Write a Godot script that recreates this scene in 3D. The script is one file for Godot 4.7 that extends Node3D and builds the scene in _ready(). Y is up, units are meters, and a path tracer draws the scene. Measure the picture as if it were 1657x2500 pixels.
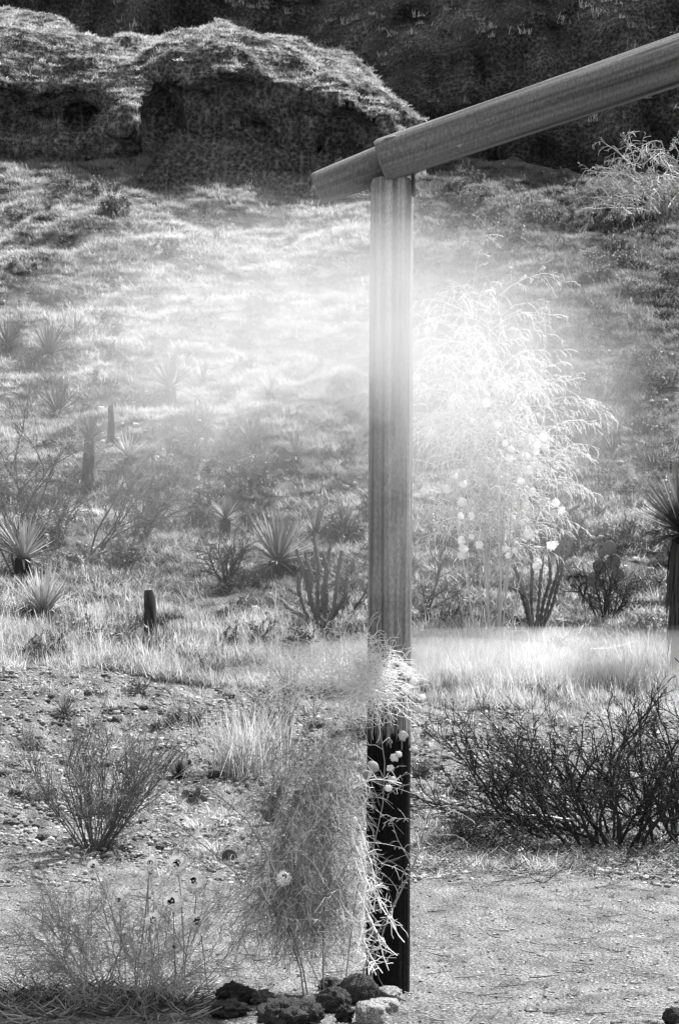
extends Node3D
# A weathered timber gate post and its log rail in a desert garden, a shrubby hillside and a shaded cliff behind, an added bank of pale fog veiling the post.
# The photograph is black and white, so every colour here is a grey. Positions marked (u, v) are points of the ground looked up on the terrain.

const FOCAL := 5881.0
const EYE := Vector3(0, 1.6, 0)
const PITCH := 5.0
var rng := RandomNumberGenerator.new()
var names := {}
var n_low := FastNoiseLite.new()
var n_mid := FastNoiseLite.new()
var n_fine := FastNoiseLite.new()
var matte: StandardMaterial3D
var twig_mat: StandardMaterial3D
var leaf_mat: StandardMaterial3D
var grass_mat: StandardMaterial3D
var pad_mat: StandardMaterial3D
var stone_mat: StandardMaterial3D
var wood_mat: StandardMaterial3D
var soil_mat: StandardMaterial3D
var rock_mat: StandardMaterial3D
var iron_mat: StandardMaterial3D
var disc_mat: StandardMaterial3D

# ---------------------------------------------------------------- mesh building
class Shape:
	var v := PackedVector3Array()
	var n := PackedVector3Array()
	var c := PackedColorArray()
	var i := PackedInt32Array()
	func tube(p: PackedVector3Array, r: PackedFloat32Array, sides: int, col: Color, tip := Color(-1, 0, 0)) -> void:
		var m := p.size()
		if m < 2: return
		var t := (p[1] - p[0]).normalized()
		var a := t.cross(Vector3(0.31, 0.77, 0.55)).normalized()
		var first := v.size()
		for k in m:
			if k > 0 and k < m - 1: t = (p[k + 1] - p[k - 1]).normalized()
			elif k == m - 1: t = (p[k] - p[k - 1]).normalized()
			a = (a - t * a.dot(t)).normalized()
			var b := t.cross(a)
			var cc := col
			if tip.r >= 0.0: cc = col.lerp(tip, float(k) / (m - 1))
			for s in sides:
				var w := TAU * s / sides
				var d := a * cos(w) + b * sin(w)
				v.push_back(p[k] + d * r[k]); n.push_back(d); c.push_back(cc)
		for k in m - 1:
			for s in sides:
				var q0 := first + k * sides + s
				var q1 := first + k * sides + (s + 1) % sides
				i.push_back(q0); i.push_back(q0 + sides); i.push_back(q1)
				i.push_back(q1); i.push_back(q0 + sides); i.push_back(q1 + sides)
	func cap(p: Vector3, d: Vector3, r: float, sides: int, col: Color) -> void:
		var a := d.cross(Vector3(0.31, 0.77, 0.55)).normalized()
		var b := d.cross(a)
		var first := v.size()
		v.push_back(p); n.push_back(d); c.push_back(col)
		for s in sides:
			var w := TAU * s / sides
			v.push_back(p + (a * cos(w) + b * sin(w)) * r); n.push_back(d); c.push_back(col)
		for s in sides:
			i.push_back(first); i.push_back(first + 1 + (s + 1) % sides); i.push_back(first + 1 + s)
	# a tapering leaf of three segments, folded a little along its middle
	func blade(p: Vector3, dir: Vector3, bend: Vector3, length: float, width: float, col: Color, tip: Color) -> void:
		var side := dir.cross(Vector3(0.1, 1, 0.05))
		if side.length() < 0.05: side = dir.cross(Vector3(1, 0, 0.2))
		side = side.normalized()
		var nn := side.cross(dir).normalized()
		var first := v.size()
		for k in 3:
			var f := k / 3.0
			var q := p + dir * length * f + bend * f * f * length
			var w := width * (1.0 - f * f * 0.75) * 0.5
			var cc := col.lerp(tip, f)
			v.push_back(q - side * w); v.push_back(q + side * w)
			n.push_back((nn - side * 0.35).normalized()); n.push_back((nn + side * 0.35).normalized())
			c.push_back(cc); c.push_back(cc)
		v.push_back(p + dir * length + bend * length); n.push_back(nn); c.push_back(tip)
		for k in 2:
			var q := first + k * 2
			i.append_array(PackedInt32Array([q, q + 2, q + 1, q + 1, q + 2, q + 3]))
		i.append_array(PackedInt32Array([first + 4, first + 6, first + 5]))
	func lump(at: Vector3, b: Basis, ico: Array, noise: FastNoiseLite, amount: float, freq: float, col: Color, seedv: Vector3, vary := 0.0) -> void:
		var first := v.size()
		var pts := PackedVector3Array()
		for q: Vector3 in ico[0]:
			var s := 1.0 + amount * noise.get_noise_3dv(q * freq + seedv)
			pts.push_back(q * s)
		var nr := PackedVector3Array(); nr.resize(pts.size())
		var f: PackedInt32Array = ico[1]
		for k in range(0, f.size(), 3):
			var g := (b * pts[f[k + 2]] - b * pts[f[k]]).cross(b * pts[f[k + 1]] - b * pts[f[k]])
			for j in 3: nr[f[k + j]] += g
		for k in pts.size():
			v.push_back(at + b * pts[k])
			var g2 := nr[k].normalized()
			if g2.dot(b * pts[k]) < 0.0: g2 = -g2
			n.push_back(g2)
			var s2 := 1.0 + vary * noise.get_noise_3dv(pts[k] * freq * 3.1 + seedv * 1.7)
			c.push_back(Color(col.r * s2, col.g * s2, col.b * s2))
		for k in f.size(): i.push_back(first + f[k])
	func mesh() -> ArrayMesh:
		var a := []
		a.resize(Mesh.ARRAY_MAX)
		a[Mesh.ARRAY_VERTEX] = v; a[Mesh.ARRAY_NORMAL] = n; a[Mesh.ARRAY_COLOR] = c; a[Mesh.ARRAY_INDEX] = i
		var m := ArrayMesh.new()
		m.add_surface_from_arrays(Mesh.PRIMITIVE_TRIANGLES, a)
		return m

func grey(x: float) -> Color: return Color(x, x, x)

func icosphere(level: int) -> Array:
	var t := (1.0 + sqrt(5.0)) / 2.0
	var p := [Vector3(-1, t, 0), Vector3(1, t, 0), Vector3(-1, -t, 0), Vector3(1, -t, 0), Vector3(0, -1, t), Vector3(0, 1, t), Vector3(0, -1, -t), Vector3(0, 1, -t), Vector3(t, 0, -1), Vector3(t, 0, 1), Vector3(-t, 0, -1), Vector3(-t, 0, 1)]
	var f := [0, 11, 5, 0, 5, 1, 0, 1, 7, 0, 7, 10, 0, 10, 11, 1, 5, 9, 5, 11, 4, 11, 10, 2, 10, 7, 6, 7, 1, 8, 3, 9, 4, 3, 4, 2, 3, 2, 6, 3, 6, 8, 3, 8, 9, 4, 9, 5, 2, 4, 11, 6, 2, 10, 8, 6, 7, 9, 8, 1]
	for l in level:
		var mids := {}
		var g := []
		for k in range(0, f.size(), 3):
			var e := []
			for j in 3:
				var a: int = f[k + j]
				var b: int = f[k + (j + 1) % 3]
				var key := mini(a, b) * 100000 + maxi(a, b)
				if not mids.has(key):
					mids[key] = p.size()
					p.push_back(((p[a] as Vector3).normalized() + (p[b] as Vector3).normalized()) / 2.0)
				e.push_back(mids[key])
			g.append_array([f[k], e[0], e[2], f[k + 1], e[1], e[0], f[k + 2], e[2], e[1], e[0], e[1], e[2]])
		f = g
	var pv := PackedVector3Array()
	for q in p: pv.push_back((q as Vector3).normalized())
	var fi := PackedInt32Array()
	for k in range(0, f.size(), 3):  # clockwise seen from outside
		fi.push_back(f[k]); fi.push_back(f[k + 2]); fi.push_back(f[k + 1])
	return [pv, fi]

var ico1: Array
var ico2: Array
var ico3: Array

# ---------------------------------------------------------------- naming
func numbered(called: String) -> String:
	var k: int = names.get(called, 0)
	names[called] = k + 1
	return called if k == 0 else "%s_%03d" % [called, k]

func tag(o: Node3D, label: String, category: String, group := "", kind := "") -> Node3D:
	if label: o.set_meta("label", label)
	if category: o.set_meta("category", category)
	if group: o.set_meta("group", group)
	if kind: o.set_meta("kind", kind)
	return o

func thing(called: String, label: String, category: String, at: Vector3, group := "") -> Node3D:
	var o := Node3D.new()
	o.name = numbered(called)
	add_child(o)
	o.position = at
	return tag(o, label, category, group)

func part(called: String, s: Shape, m: Material, parent: Node3D, kind := "") -> MeshInstance3D:
	var o := MeshInstance3D.new()
	o.name = numbered(called) if parent == self else called
	o.mesh = s.mesh()
	o.material_override = m
	parent.add_child(o, true)
	if kind: o.set_meta("kind", kind)
	return o

func copy(o: Node3D, at: Vector3, turn: float, size: float, label: String, group: String) -> Node3D:
	var c: Node3D = o.duplicate()
	var plain := String(o.name)
	if plain.length() > 4 and plain[-4] == "_" and plain.substr(plain.length() - 3).is_valid_int(): plain = plain.substr(0, plain.length() - 4)
	c.name = numbered(plain)
	add_child(c)
	c.position = at
	c.rotation = Vector3(0, turn, 0)
	c.scale = Vector3.ONE * size
	c.set_meta("label", label)
	if group: c.set_meta("group", group)
	return c

# what a bush or a stone lies near, for its label: [u, v, phrase]
const MARKS := [[676, 1360, "the large fan yucca"], [548, 1300, "the narrow skirted yucca"], [55, 1390, "the pale yucca at the left edge"], [105, 1470, "the arching sotol"], [213, 1150, "the tall skirted yucca"], [415, 960, "the leaning skirt yucca"], [120, 850, "the dark low yucca at upper left"], [140, 1000, "the blackish low yucca"], [600, 1110, "the small rock pile"], [722, 1100, "the greyish yucca"], [835, 1290, "the yucca against the post"], [315, 1110, "the pale leaved yucca"], [185, 810, "the topmost yucca on the left"], [18, 830, "the yucca cut by the left edge"], [660, 970, "the faint yucca near the post"], [1495, 1090, "the dark agave like yucca"], [1455, 1245, "the dark clumped yucca"], [1568, 1545, "the small yucca on the flat"], [1650, 1500, "the tall yucca at the right edge"], [366, 1500, "the broken stump"], [270, 1050, "the thin dead trunk"], [785, 1450, "the cane cholla left of the post"], [1303, 1450, "the curving cholla"], [1482, 1390, "the stacked prickly pear"], [1195, 1300, "the pale weeping shrub"], [1620, 450, "the pale tangled bush"], [860, 470, "the post top"], [955, 1000, "the middle of the post"], [955, 1400, "the lower post"], [300, 520, "the shade slab"], [1150, 500, "the pale stones under the rail"], [1370, 1530, "the pale domed rock"], [1260, 860, "the pale rock on the slope"]]
const BANK_MARKS := [[227, 2000, "the fan shrub"], [605, 1850, "the pale grass clump"], [690, 1800, "the twiggy bank shrub"], [440, 1890, "the blackish spiky plant"], [160, 1735, "the low spiky plant"], [690, 1980, "the dark prickly pear"], [478, 1950, "the small prickly pear"], [560, 2100, "the lone cactus pad"], [455, 1750, "the middle bank bush"], [330, 1685, "the bush under the lip"], [1145, 2050, "the bush left of the big bare bush"], [1105, 1940, "the bush between post and bare bush"], [70, 1820, "the bush at the left edge"], [250, 1980, "the bush behind the fan shrub"], [100, 1950, "the bush left of the fan shrub"], [945, 1850, "the darkened post"], [780, 1950, "the drooping shrub"], [1030, 1880, "the grey bush beside the post"], [180, 1720, "the broken branch on the bank"]]
var taken := {}

func by_landmark(what: String, marks: Array, u: float, v: float, group: String) -> Array:
	# [label, group]: a label nobody has yet, if the two nearest landmarks can tell it apart
	var near := marks.duplicate()
	near.sort_custom(func(a, b): return Vector2(a[0] - u, (a[1] - v) * 1.3).length() < Vector2(b[0] - u, (b[1] - v) * 1.3).length())
	for k in 3:
		var d := Vector2(u - near[k][0], (v - near[k][1]) * 1.3)
		var way := ("left of " if d.x < 0 else "right of ") if absf(d.x) > absf(d.y) else ("uphill of " if d.y < 0 else "in front of ")
		for far in (["just ", ""] if d.length() < 90 else ["", "some way "]):
			var label: String = what + " " + far + way + near[k][2]
			if not taken.has(label):
				taken[label] = true
				return [label, ""]
	for k in 3:
		for j in range(k + 1, 4):
			var label: String = what + " between " + near[k][2] + " and " + near[j][2]
			if not taken.has(label) and label.split(" ").size() <= 16:
				taken[label] = true
				return [label, ""]
	return [what + " near " + near[0][2], group]

# ---------------------------------------------------------------- the lie of the land
const PROFILE := [[-60.0, -0.6], [0.0, 0.0], [15.0, 0.0], [18.0, 0.08], [21.5, 0.3], [24.0, 0.62], [27.5, 1.2], [30.8, 1.86], [31.6, 1.98], [33.0, 2.1], [36.5, 3.0], [40.0, 4.1], [50.0, 7.2], [60.0, 10.6], [80.0, 18.4], [92.0, 23.0], [100.0, 24.6], [130.0, 27.0], [170.0, 30.0], [400.0, 40.0]]

func prof(d: float) -> float:
	for k in range(1, PROFILE.size()):
		if d < PROFILE[k][0]:
			var f: float = (d - PROFILE[k - 1][0]) / (PROFILE[k][0] - PROFILE[k - 1][0])
			return lerpf(PROFILE[k - 1][1], PROFILE[k][1], f)
	return 40.0

func height(x: float, d: float) -> float:
	var h := (prof(d - 0.5) + prof(d) + prof(d + 0.35)) / 3.0
	var slope := smoothstep(22.0, 31.0, d) * (1.0 - smoothstep(34.0, 48.0, d))
	h -= 0.085 * clampf(x, -8, 8) * slope
	var hill := smoothstep(33.0, 50.0, d)
	h += n_low.get_noise_2d(x, d) * (0.05 + 1.1 * hill)
	h += 1.9 * exp(-pow((x + 9.5) / 4.2, 2.0) - pow((d - 86.5) / 4.5, 2.0))
	h += n_mid.get_noise_2d(x, d) * (0.035 + 0.1 * smoothstep(20.0, 26.0, d) + 0.16 * hill)
	return h

func towards(u: float, v: float) -> Vector3:
	var r := Vector3((u - 828.5) / FOCAL, (1250.0 - v) / FOCAL, -1.0)
	return r.rotated(Vector3.RIGHT, deg_to_rad(PITCH))

func ground_at(u: float, v: float) -> Vector3:
	var r := towards(u, v)
	r /= -r.z
	var d := 9.0
	while d < 140.0:
		var p := EYE + r * d
		if p.y < height(p.x, d):
			var lo := d - 0.25
			var hi := d
			for k in 8:
				var m := (lo + hi) / 2
				p = EYE + r * m
				if p.y < height(p.x, m): hi = m
				else: lo = m
			p = EYE + r * hi
			return Vector3(p.x, height(p.x, hi), -hi)
		d += 0.25
	return EYE + r * 140.0

func point_at(u: float, v: float, d: float) -> Vector3:
	var r := towards(u, v)
	return EYE + r * (d / -r.z)

func px(p: Vector3) -> float: return -p.z / FOCAL   # metres for one pixel of the photograph at that distance

# ---------------------------------------------------------------- materials
func noise_of(kind: int, freq: float, octaves: int, seedn: int, gain := 0.5) -> FastNoiseLite:
	var n := FastNoiseLite.new()
	n.noise_type = kind as FastNoiseLite.NoiseType
	n.frequency = freq
	n.fractal_octaves = octaves
	n.fractal_gain = gain
	n.seed = seedn
	return n

func speckle(size: int, n: FastNoiseLite, lo: float, hi: float, sharp: float, dots: float) -> ImageTexture:
	# grains: noise clumps plus single light and dark grains
	var im := n.get_seamless_image(size, size)
	im.convert(Image.FORMAT_L8)
	var by := im.get_data()
	var r := RandomNumberGenerator.new()
	r.seed = 77
	for k in by.size():
		var x := (by[k] / 255.0 - 0.5) * sharp + 0.5 + (r.randf() - 0.5) * dots
		by[k] = int(255.0 * clampf(lerpf(lo, hi, x), 0.02, 1.0))
	return ImageTexture.create_from_image(Image.create_from_data(size, size, false, Image.FORMAT_L8, by))

func mat(rough := 0.9, spec := 0.25) -> StandardMaterial3D:
	var m := StandardMaterial3D.new()
	m.vertex_color_use_as_albedo = true
	m.roughness = rough
	m.metallic_specular = spec
	return m

func materials() -> void:
	matte = mat()
	twig_mat = mat(0.8, 0.3)
	leaf_mat = mat(0.7, 0.35)
	leaf_mat.backlight_enabled = true
	leaf_mat.backlight = grey(0.5)
	grass_mat = mat(0.8, 0.25)
	grass_mat.backlight_enabled = true
	grass_mat.backlight = grey(1.0)
	pad_mat = mat(0.6, 0.35)
	var sand := speckle(1024, noise_of(FastNoiseLite.TYPE_SIMPLEX, 0.09, 5, 3, 0.75), 0.25, 1.0, 1.7, 0.5)
	var grit := speckle(1024, noise_of(FastNoiseLite.TYPE_CELLULAR, 0.06, 3, 5, 0.6), 0.2, 1.0, 1.5, 0.4)
	soil_mat = mat(0.95, 0.15)
	soil_mat.albedo_texture = sand
	soil_mat.uv1_triplanar = true
	soil_mat.uv1_world_triplanar = true
	soil_mat.uv1_scale = Vector3(0.37, 0.37, 0.37)
	soil_mat.heightmap_enabled = true
	soil_mat.heightmap_texture = grit
	soil_mat.heightmap_scale = 3.0
	rock_mat = mat(0.92, 0.2)
	rock_mat.albedo_texture = grit
	rock_mat.uv1_triplanar = true
	rock_mat.uv1_world_triplanar = true
	rock_mat.uv1_scale = Vector3(0.11, 0.11, 0.11)
	rock_mat.heightmap_enabled = true
	rock_mat.heightmap_texture = sand
	rock_mat.heightmap_scale = 14.0
	stone_mat = mat(0.9, 0.25)
	stone_mat.albedo_texture = sand
	stone_mat.uv1_triplanar = true
	stone_mat.uv1_world_triplanar = true
	stone_mat.uv1_scale = Vector3(0.8, 0.8, 0.8)
	stone_mat.heightmap_enabled = true
	stone_mat.heightmap_texture = sand
	stone_mat.heightmap_scale = 1.2
	wood_mat = mat(0.95, 0.1)
	wood_mat.albedo_texture = speckle(1024, noise_of(FastNoiseLite.TYPE_SIMPLEX, 0.05, 4, 8, 0.7), 0.7, 1.0, 1.3, 0.5)
	wood_mat.uv1_triplanar = true
	wood_mat.uv1_scale = Vector3(0.9, 0.37, 0.9)
	disc_mat = mat(0.7, 0.3)
	disc_mat.backlight_enabled = true
	disc_mat.backlight = grey(1.0)
	iron_mat = mat(0.6, 0.5)
	iron_mat.metallic = 0.6

# ---------------------------------------------------------------- plants
func path(p: Vector3, dir: Vector3, length: float, segs: int, wander: float, lift: float) -> PackedVector3Array:
	var out := PackedVector3Array([p])
	var d := dir.normalized()
	var step := length / segs
	for k in segs:
		d = (d + Vector3(rng.randfn(), rng.randfn(), rng.randfn()) * wander + Vector3(0, lift, 0)).normalized()
		p += d * step
		out.push_back(p)
	return out

func taper(n: int, r0: float, r1: float) -> PackedFloat32Array:
	var out := PackedFloat32Array()
	for k in n: out.push_back(lerpf(r0, r1, float(k) / (n - 1)))
	return out

func aside(dir: Vector3, angle: float) -> Vector3:
	var s := dir.cross(Vector3(rng.randfn(), rng.randfn(), rng.randfn())).normalized()
	return (dir.normalized() * cos(angle) + s * sin(angle)).normalized()

# cfg: stems, len, spread, lean, r, wander, lift, kids [n per level], ratio, angle, twig_lift, stem, twig (greys), min_r, base
func shrub(o: Node3D, cfg: Dictionary) -> Array:
	var tips := []
	var fine := Shape.new()
	var kids: Array = cfg.kids
	for k in cfg.stems:
		var s := Shape.new()
		var w := rng.randf() * TAU
		var out: float = cfg.spread * sqrt(rng.randf())
		var dir: Vector3 = Vector3(sin(out) * cos(w), cos(out), sin(out) * sin(w)) + cfg.get("lean", Vector3.ZERO)
		var base: Vector3 = Vector3(cos(w), 0, sin(w)) * cfg.get("base", 0.05) * rng.randf()
		var length: float = cfg.len * rng.randf_range(0.7, 1.08)
		var pts := path(base - Vector3(0, 0.06, 0), dir, length, 8, cfg.wander, cfg.lift)
		var sg: float = cfg.stem * rng.randf_range(0.75, 1.3)
		s.tube(pts, taper(9, cfg.r, cfg.r * 0.35), 5, grey(sg))
		grow(s, fine, pts, length, cfg.r * 0.6, 0, cfg, tips)
		part("stem", s, twig_mat, o)
	if fine.v.size(): part("twigs", fine, twig_mat, o, "stuff")
	return tips

func grow(s: Shape, fine: Shape, pts: PackedVector3Array, length: float, r: float, level: int, cfg: Dictionary, tips: Array) -> void:
	var kids: Array = cfg.kids
	if level >= kids.size():
		return
	var last := level == kids.size() - 1
	for k in kids[level]:
		var f := lerpf(cfg.get("from", 0.2), 1.0, pow((k + rng.randf()) / kids[level], 0.85)) * (pts.size() - 1)
		var j := mini(int(f), pts.size() - 2)
		var p := pts[j].lerp(pts[j + 1], f - j)
		var d := aside(pts[j + 1] - pts[j], cfg.angle * rng.randf_range(0.6, 1.3))
		var l: float = length * cfg.ratio * rng.randf_range(0.5, 1.2)
		var segs := 4 if last else 5
		var q := path(p, d, l, segs, cfg.wander * 1.2, cfg.twig_lift)
		var r0 := maxf(r * rng.randf_range(0.7, 1.0), cfg.min_r)
		var g: float = (cfg.twig if level > 0 else lerpf(cfg.stem, cfg.twig, 0.5)) * rng.randf_range(0.6, 1.4)
		(s if level == 0 else fine).tube(q, taper(segs + 1, r0, maxf(r0 * 0.45, cfg.min_r * 0.7)), 4 if level == 0 else 3, grey(minf(g, 0.85)))
		if last: tips.push_back([q[q.size() - 1], (q[q.size() - 1] - q[q.size() - 2]).normalized()])
		else: grow(s, fine, q, l, r0 * 0.6, level + 1, cfg, tips)

func leaflets(o: Node3D, tips: Array, per: int, size: float, g: float, back := 0.3) -> void:
	var s := Shape.new()
	for t in tips:
		for k in per:
			var d := aside(t[1], rng.randf_range(0.4, 1.6))
			var p: Vector3 = t[0] - t[1] * rng.randf() * back
			s.blade(p, d, Vector3(0, -0.1, 0), size * rng.randf_range(0.6, 1.4), size * 0.5, grey(g * rng.randf_range(0.5, 1.5)), grey(g * rng.randf_range(0.5, 1.5)))
	part("leaves", s, leaf_mat, o, "stuff")

func rosette(count: int, length: float, width: float, lo: float, hi: float, g: float, tip: float, bend: float, at := Vector3.ZERO) -> Shape:
	var s := Shape.new()
	for k in count:
		var w := rng.randf() * TAU
		var up := lerpf(lo, hi, rng.randf())
		var d := Vector3(cos(up) * cos(w), sin(up), cos(up) * sin(w))
		var a := g * rng.randf_range(0.6, 1.5)
		s.blade(at + d * length * 0.06, d, Vector3(0, -bend * rng.randf(), 0), length * rng.randf_range(0.75, 1.1), width, grey(a), grey(minf(0.8, a * tip)))
	return s

func yucca(called: String, label: String, u: float, v: float, trunk: float, leaf: float, count: int, g: float, skirt := 0, group := "yuccas and sotols on the hillside", droop := 0.1) -> Node3D:
	var at := ground_at(u, v)
	var k := px(at)
	var o := thing(called, label, "yucca", at, group)
	var th := trunk * k
	var ln := leaf * k * (1.22 if called == "yucca" else 1.0)
	var lean := Vector3(rng.randf_range(-0.06, 0.06), 0, rng.randf_range(-0.06, 0.06))
	var top := Vector3(0, th, 0) + lean * th
	if th > 0.05:
		var s := Shape.new()
		var pts := PackedVector3Array()
		for j in 7: pts.push_back(Vector3(0, -0.1, 0).lerp(top, j / 6.0))
		s.tube(pts, taper(7, ln * 0.16 + 0.03, ln * 0.12 + 0.03), 9, grey(g * 0.5))
		part("trunk", s, stone_mat, o)
	part("leaf_rosette", rosette(count, ln, maxf(0.02, ln * 0.045), -0.25, 1.5, g, 1.5, droop, top), leaf_mat, o, "stuff")
	if skirt > 0:
		var s2 := Shape.new()
		for j in skirt:
			var w := rng.randf() * TAU
			var p := Vector3(0, 0, 0).lerp(top, rng.randf_range(0.15, 1.0)) + Vector3(cos(w), 0, sin(w)) * ln * 0.1
			s2.blade(p, Vector3(cos(w) * 0.4, -0.9, sin(w) * 0.4).normalized(), Vector3(-cos(w), -0.3, -sin(w)) * 0.2, ln * rng.randf_range(0.4, 0.8), ln * 0.05, grey(g * rng.randf_range(0.3, 1.0)), grey(g * 0.6))
		part("dead_leaf_skirt", s2, leaf_mat, o, "stuff")
	return o

func pad_shape(w: float, h: float, g: float) -> Shape:
	var s := Shape.new()
	var b := Basis(Vector3(w / 2, 0, 0), Vector3(0, h / 2, 0), Vector3(0, 0, maxf(0.012, w * 0.07) if g < 0.45 else 0.005))
	s.lump(Vector3(0, h / 2, 0), b, ico2, n_fine, 0.07 if g < 0.45 else 0.55, 40.0 if g < 0.45 else 14.0, grey(g), Vector3(rng.randf() * 50, 0, 0), 0.35)
	for k in (16 if g < 0.45 else 0):   # areoles
		var q := Vector2(rng.randfn() * 0.4, rng.randfn() * 0.4)
		if q.length() < 0.85:
			for z: float in [-1.0, 1.0]:
				s.blade(Vector3(q.x * w / 2, h / 2 + q.y * h / 2, z * maxf(0.012, w * 0.07) * sqrt(1.0 - q.length_squared())), Vector3(q.x * 0.4, q.y * 0.4, z).normalized(), Vector3.ZERO, w * 0.1, w * 0.03, grey(0.5), grey(0.7))
	return s

func add_pad(o: Node3D, at: Vector3, w: float, h: float, yaw: float, roll: float, g: float, pitch := 0.0) -> MeshInstance3D:
	var m := part("pad", pad_shape(w, h, g), disc_mat if g > 0.45 else pad_mat, o)
	m.position = at
	m.rotation = Vector3(pitch, yaw, roll)
	return m

func prickly_pear(label: String, u: float, v: float, pads: Array, g: float) -> void:
	# pads: [dx, dy (pixels from the base, y up), width, height, roll]
	var at := ground_at(u, v)
	var k := px(at)
	var o := thing("prickly_pear", label, "cactus", at)
	for p in pads:
		add_pad(o, Vector3(p[0] * k, p[1] * k - 0.02, rng.randf_range(-0.08, 0.08)), p[2] * k, p[3] * k, rng.randf_range(-0.5, 0.5), p[4], g * rng.randf_range(0.8, 1.25), rng.randf_range(-0.2, 0.2))

func cholla(label: String, u: float, v: float, arms: Array, g: float, thick: float) -> Node3D:
	# arms: each a list of [dx, dy] points in pixels from the base
	var at := ground_at(u, v)
	var k := px(at)
	var o := thing("cholla_cactus", label, "cactus", at, "cane chollas below the hillside")
	for a in arms:
		var s := Shape.new()
		var pts := PackedVector3Array()
		var rad := PackedFloat32Array()
		var z0 := rng.randf_range(-0.25, 0.25)
		var cu := Curve3D.new()
		for q in a.size(): cu.add_point(Vector3(a[q][0] * k, a[q][1] * k, z0 * q / a.size()), Vector3(0, -12 * k, 0), Vector3(0, 12 * k, 0))
		var len_ := cu.get_baked_length()
		var m := int(len_ / 0.035) + 3
		for j in m:
			var f := float(j) / (m - 1)
			pts.push_back(cu.sample_baked(f * len_))
			rad.push_back(thick * k * (0.5 + 0.12 * sin(j * 1.9) + 0.08 * rng.randf()) * (1.0 if f < 0.9 else 0.75))
		s.tube(pts, rad, 7, grey(g * rng.randf_range(0.8, 1.2)))
		s.cap(pts[m - 1], (pts[m - 1] - pts[m - 2]).normalized(), rad[m - 1], 7, grey(g))
		for j in range(0, m - 1):   # spines
			for e in 5:
				var d := aside(pts[j + 1] - pts[j], rng.randf_range(1.0, 1.7))
				s.blade(pts[j] + d * rad[j] * 0.9, d, Vector3.ZERO, thick * k * 0.6, 0.006, grey(0.5), grey(0.6))
		part("stem", s, twig_mat, o)
	return o

# ---------------------------------------------------------------- stones
func stone(called: String, label: String, at: Vector3, w: float, h: float, dep: float, g: float, turn: float, rough := 0.3, group := "", flat := false) -> MeshInstance3D:
	var s := Shape.new()
	var b := Basis(Vector3.UP, turn).scaled_local(Vector3(w / 2, h / 2, dep / 2))
	s.lump(Vector3(0, h * 0.36, 0), b, ico3, n_fine, rough, 9.0 if flat else 14.0, grey(g), Vector3(rng.randf() * 90, rng.randf() * 90, 0), 0.5)
	if flat:
		for k in s.v.size(): s.v[k].y = clampf(s.v[k].y, -h * 0.2, h * (0.72 + 0.1 * n_fine.get_noise_2d(s.v[k].x * 60, s.v[k].z * 60)))
	var o := part(called, s, stone_mat, self)
	o.position = at
	tag(o, label, "stone", group)
	return o

func scatter(called: String, label: String, category: String, meshes: Array, m: Material, spots: Array) -> void:
	# spots: [position, basis, grey, which mesh]
	for which in meshes.size():
		var buf := PackedFloat32Array()
		var count := 0
		for s in spots:
			if s[3] != which: continue
			var b: Basis = s[1]
			var p: Vector3 = s[0]
			buf.append_array(PackedFloat32Array([b.x.x, b.y.x, b.z.x, p.x, b.x.y, b.y.y, b.z.y, p.y, b.x.z, b.y.z, b.z.z, p.z, s[2], s[2], s[2], 1.0]))
			count += 1
		if count == 0: continue
		var mm := MultiMesh.new()
		mm.transform_format = MultiMesh.TRANSFORM_3D
		mm.use_colors = true
		mm.mesh = meshes[which]
		mm.instance_count = count
		mm.buffer = buf
		var o := MultiMeshInstance3D.new()
		o.name = numbered(called)
		o.multimesh = mm
		o.material_override = m
		add_child(o)
		tag(o, label, category, "", "stuff")

func tuft(blades: int, tall: float, spread: float, width: float, droop: float, bare: float) -> Shape:
	var s := Shape.new()
	for k in blades:
		var w := rng.randf() * TAU
		var out := spread * sqrt(rng.randf())
		var d := Vector3(sin(out) * cos(w), cos(out), sin(out) * sin(w))
		var p := Vector3(rng.randfn() * bare, -0.02, rng.randfn() * bare)
		var g := rng.randf_range(0.5, 1.35)
		s.blade(p, d, Vector3(cos(w), -0.6, sin(w)) * droop * rng.randf(), tall * rng.randf_range(0.5, 1.1), width, grey(g * 0.8), grey(g))
	return s

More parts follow.
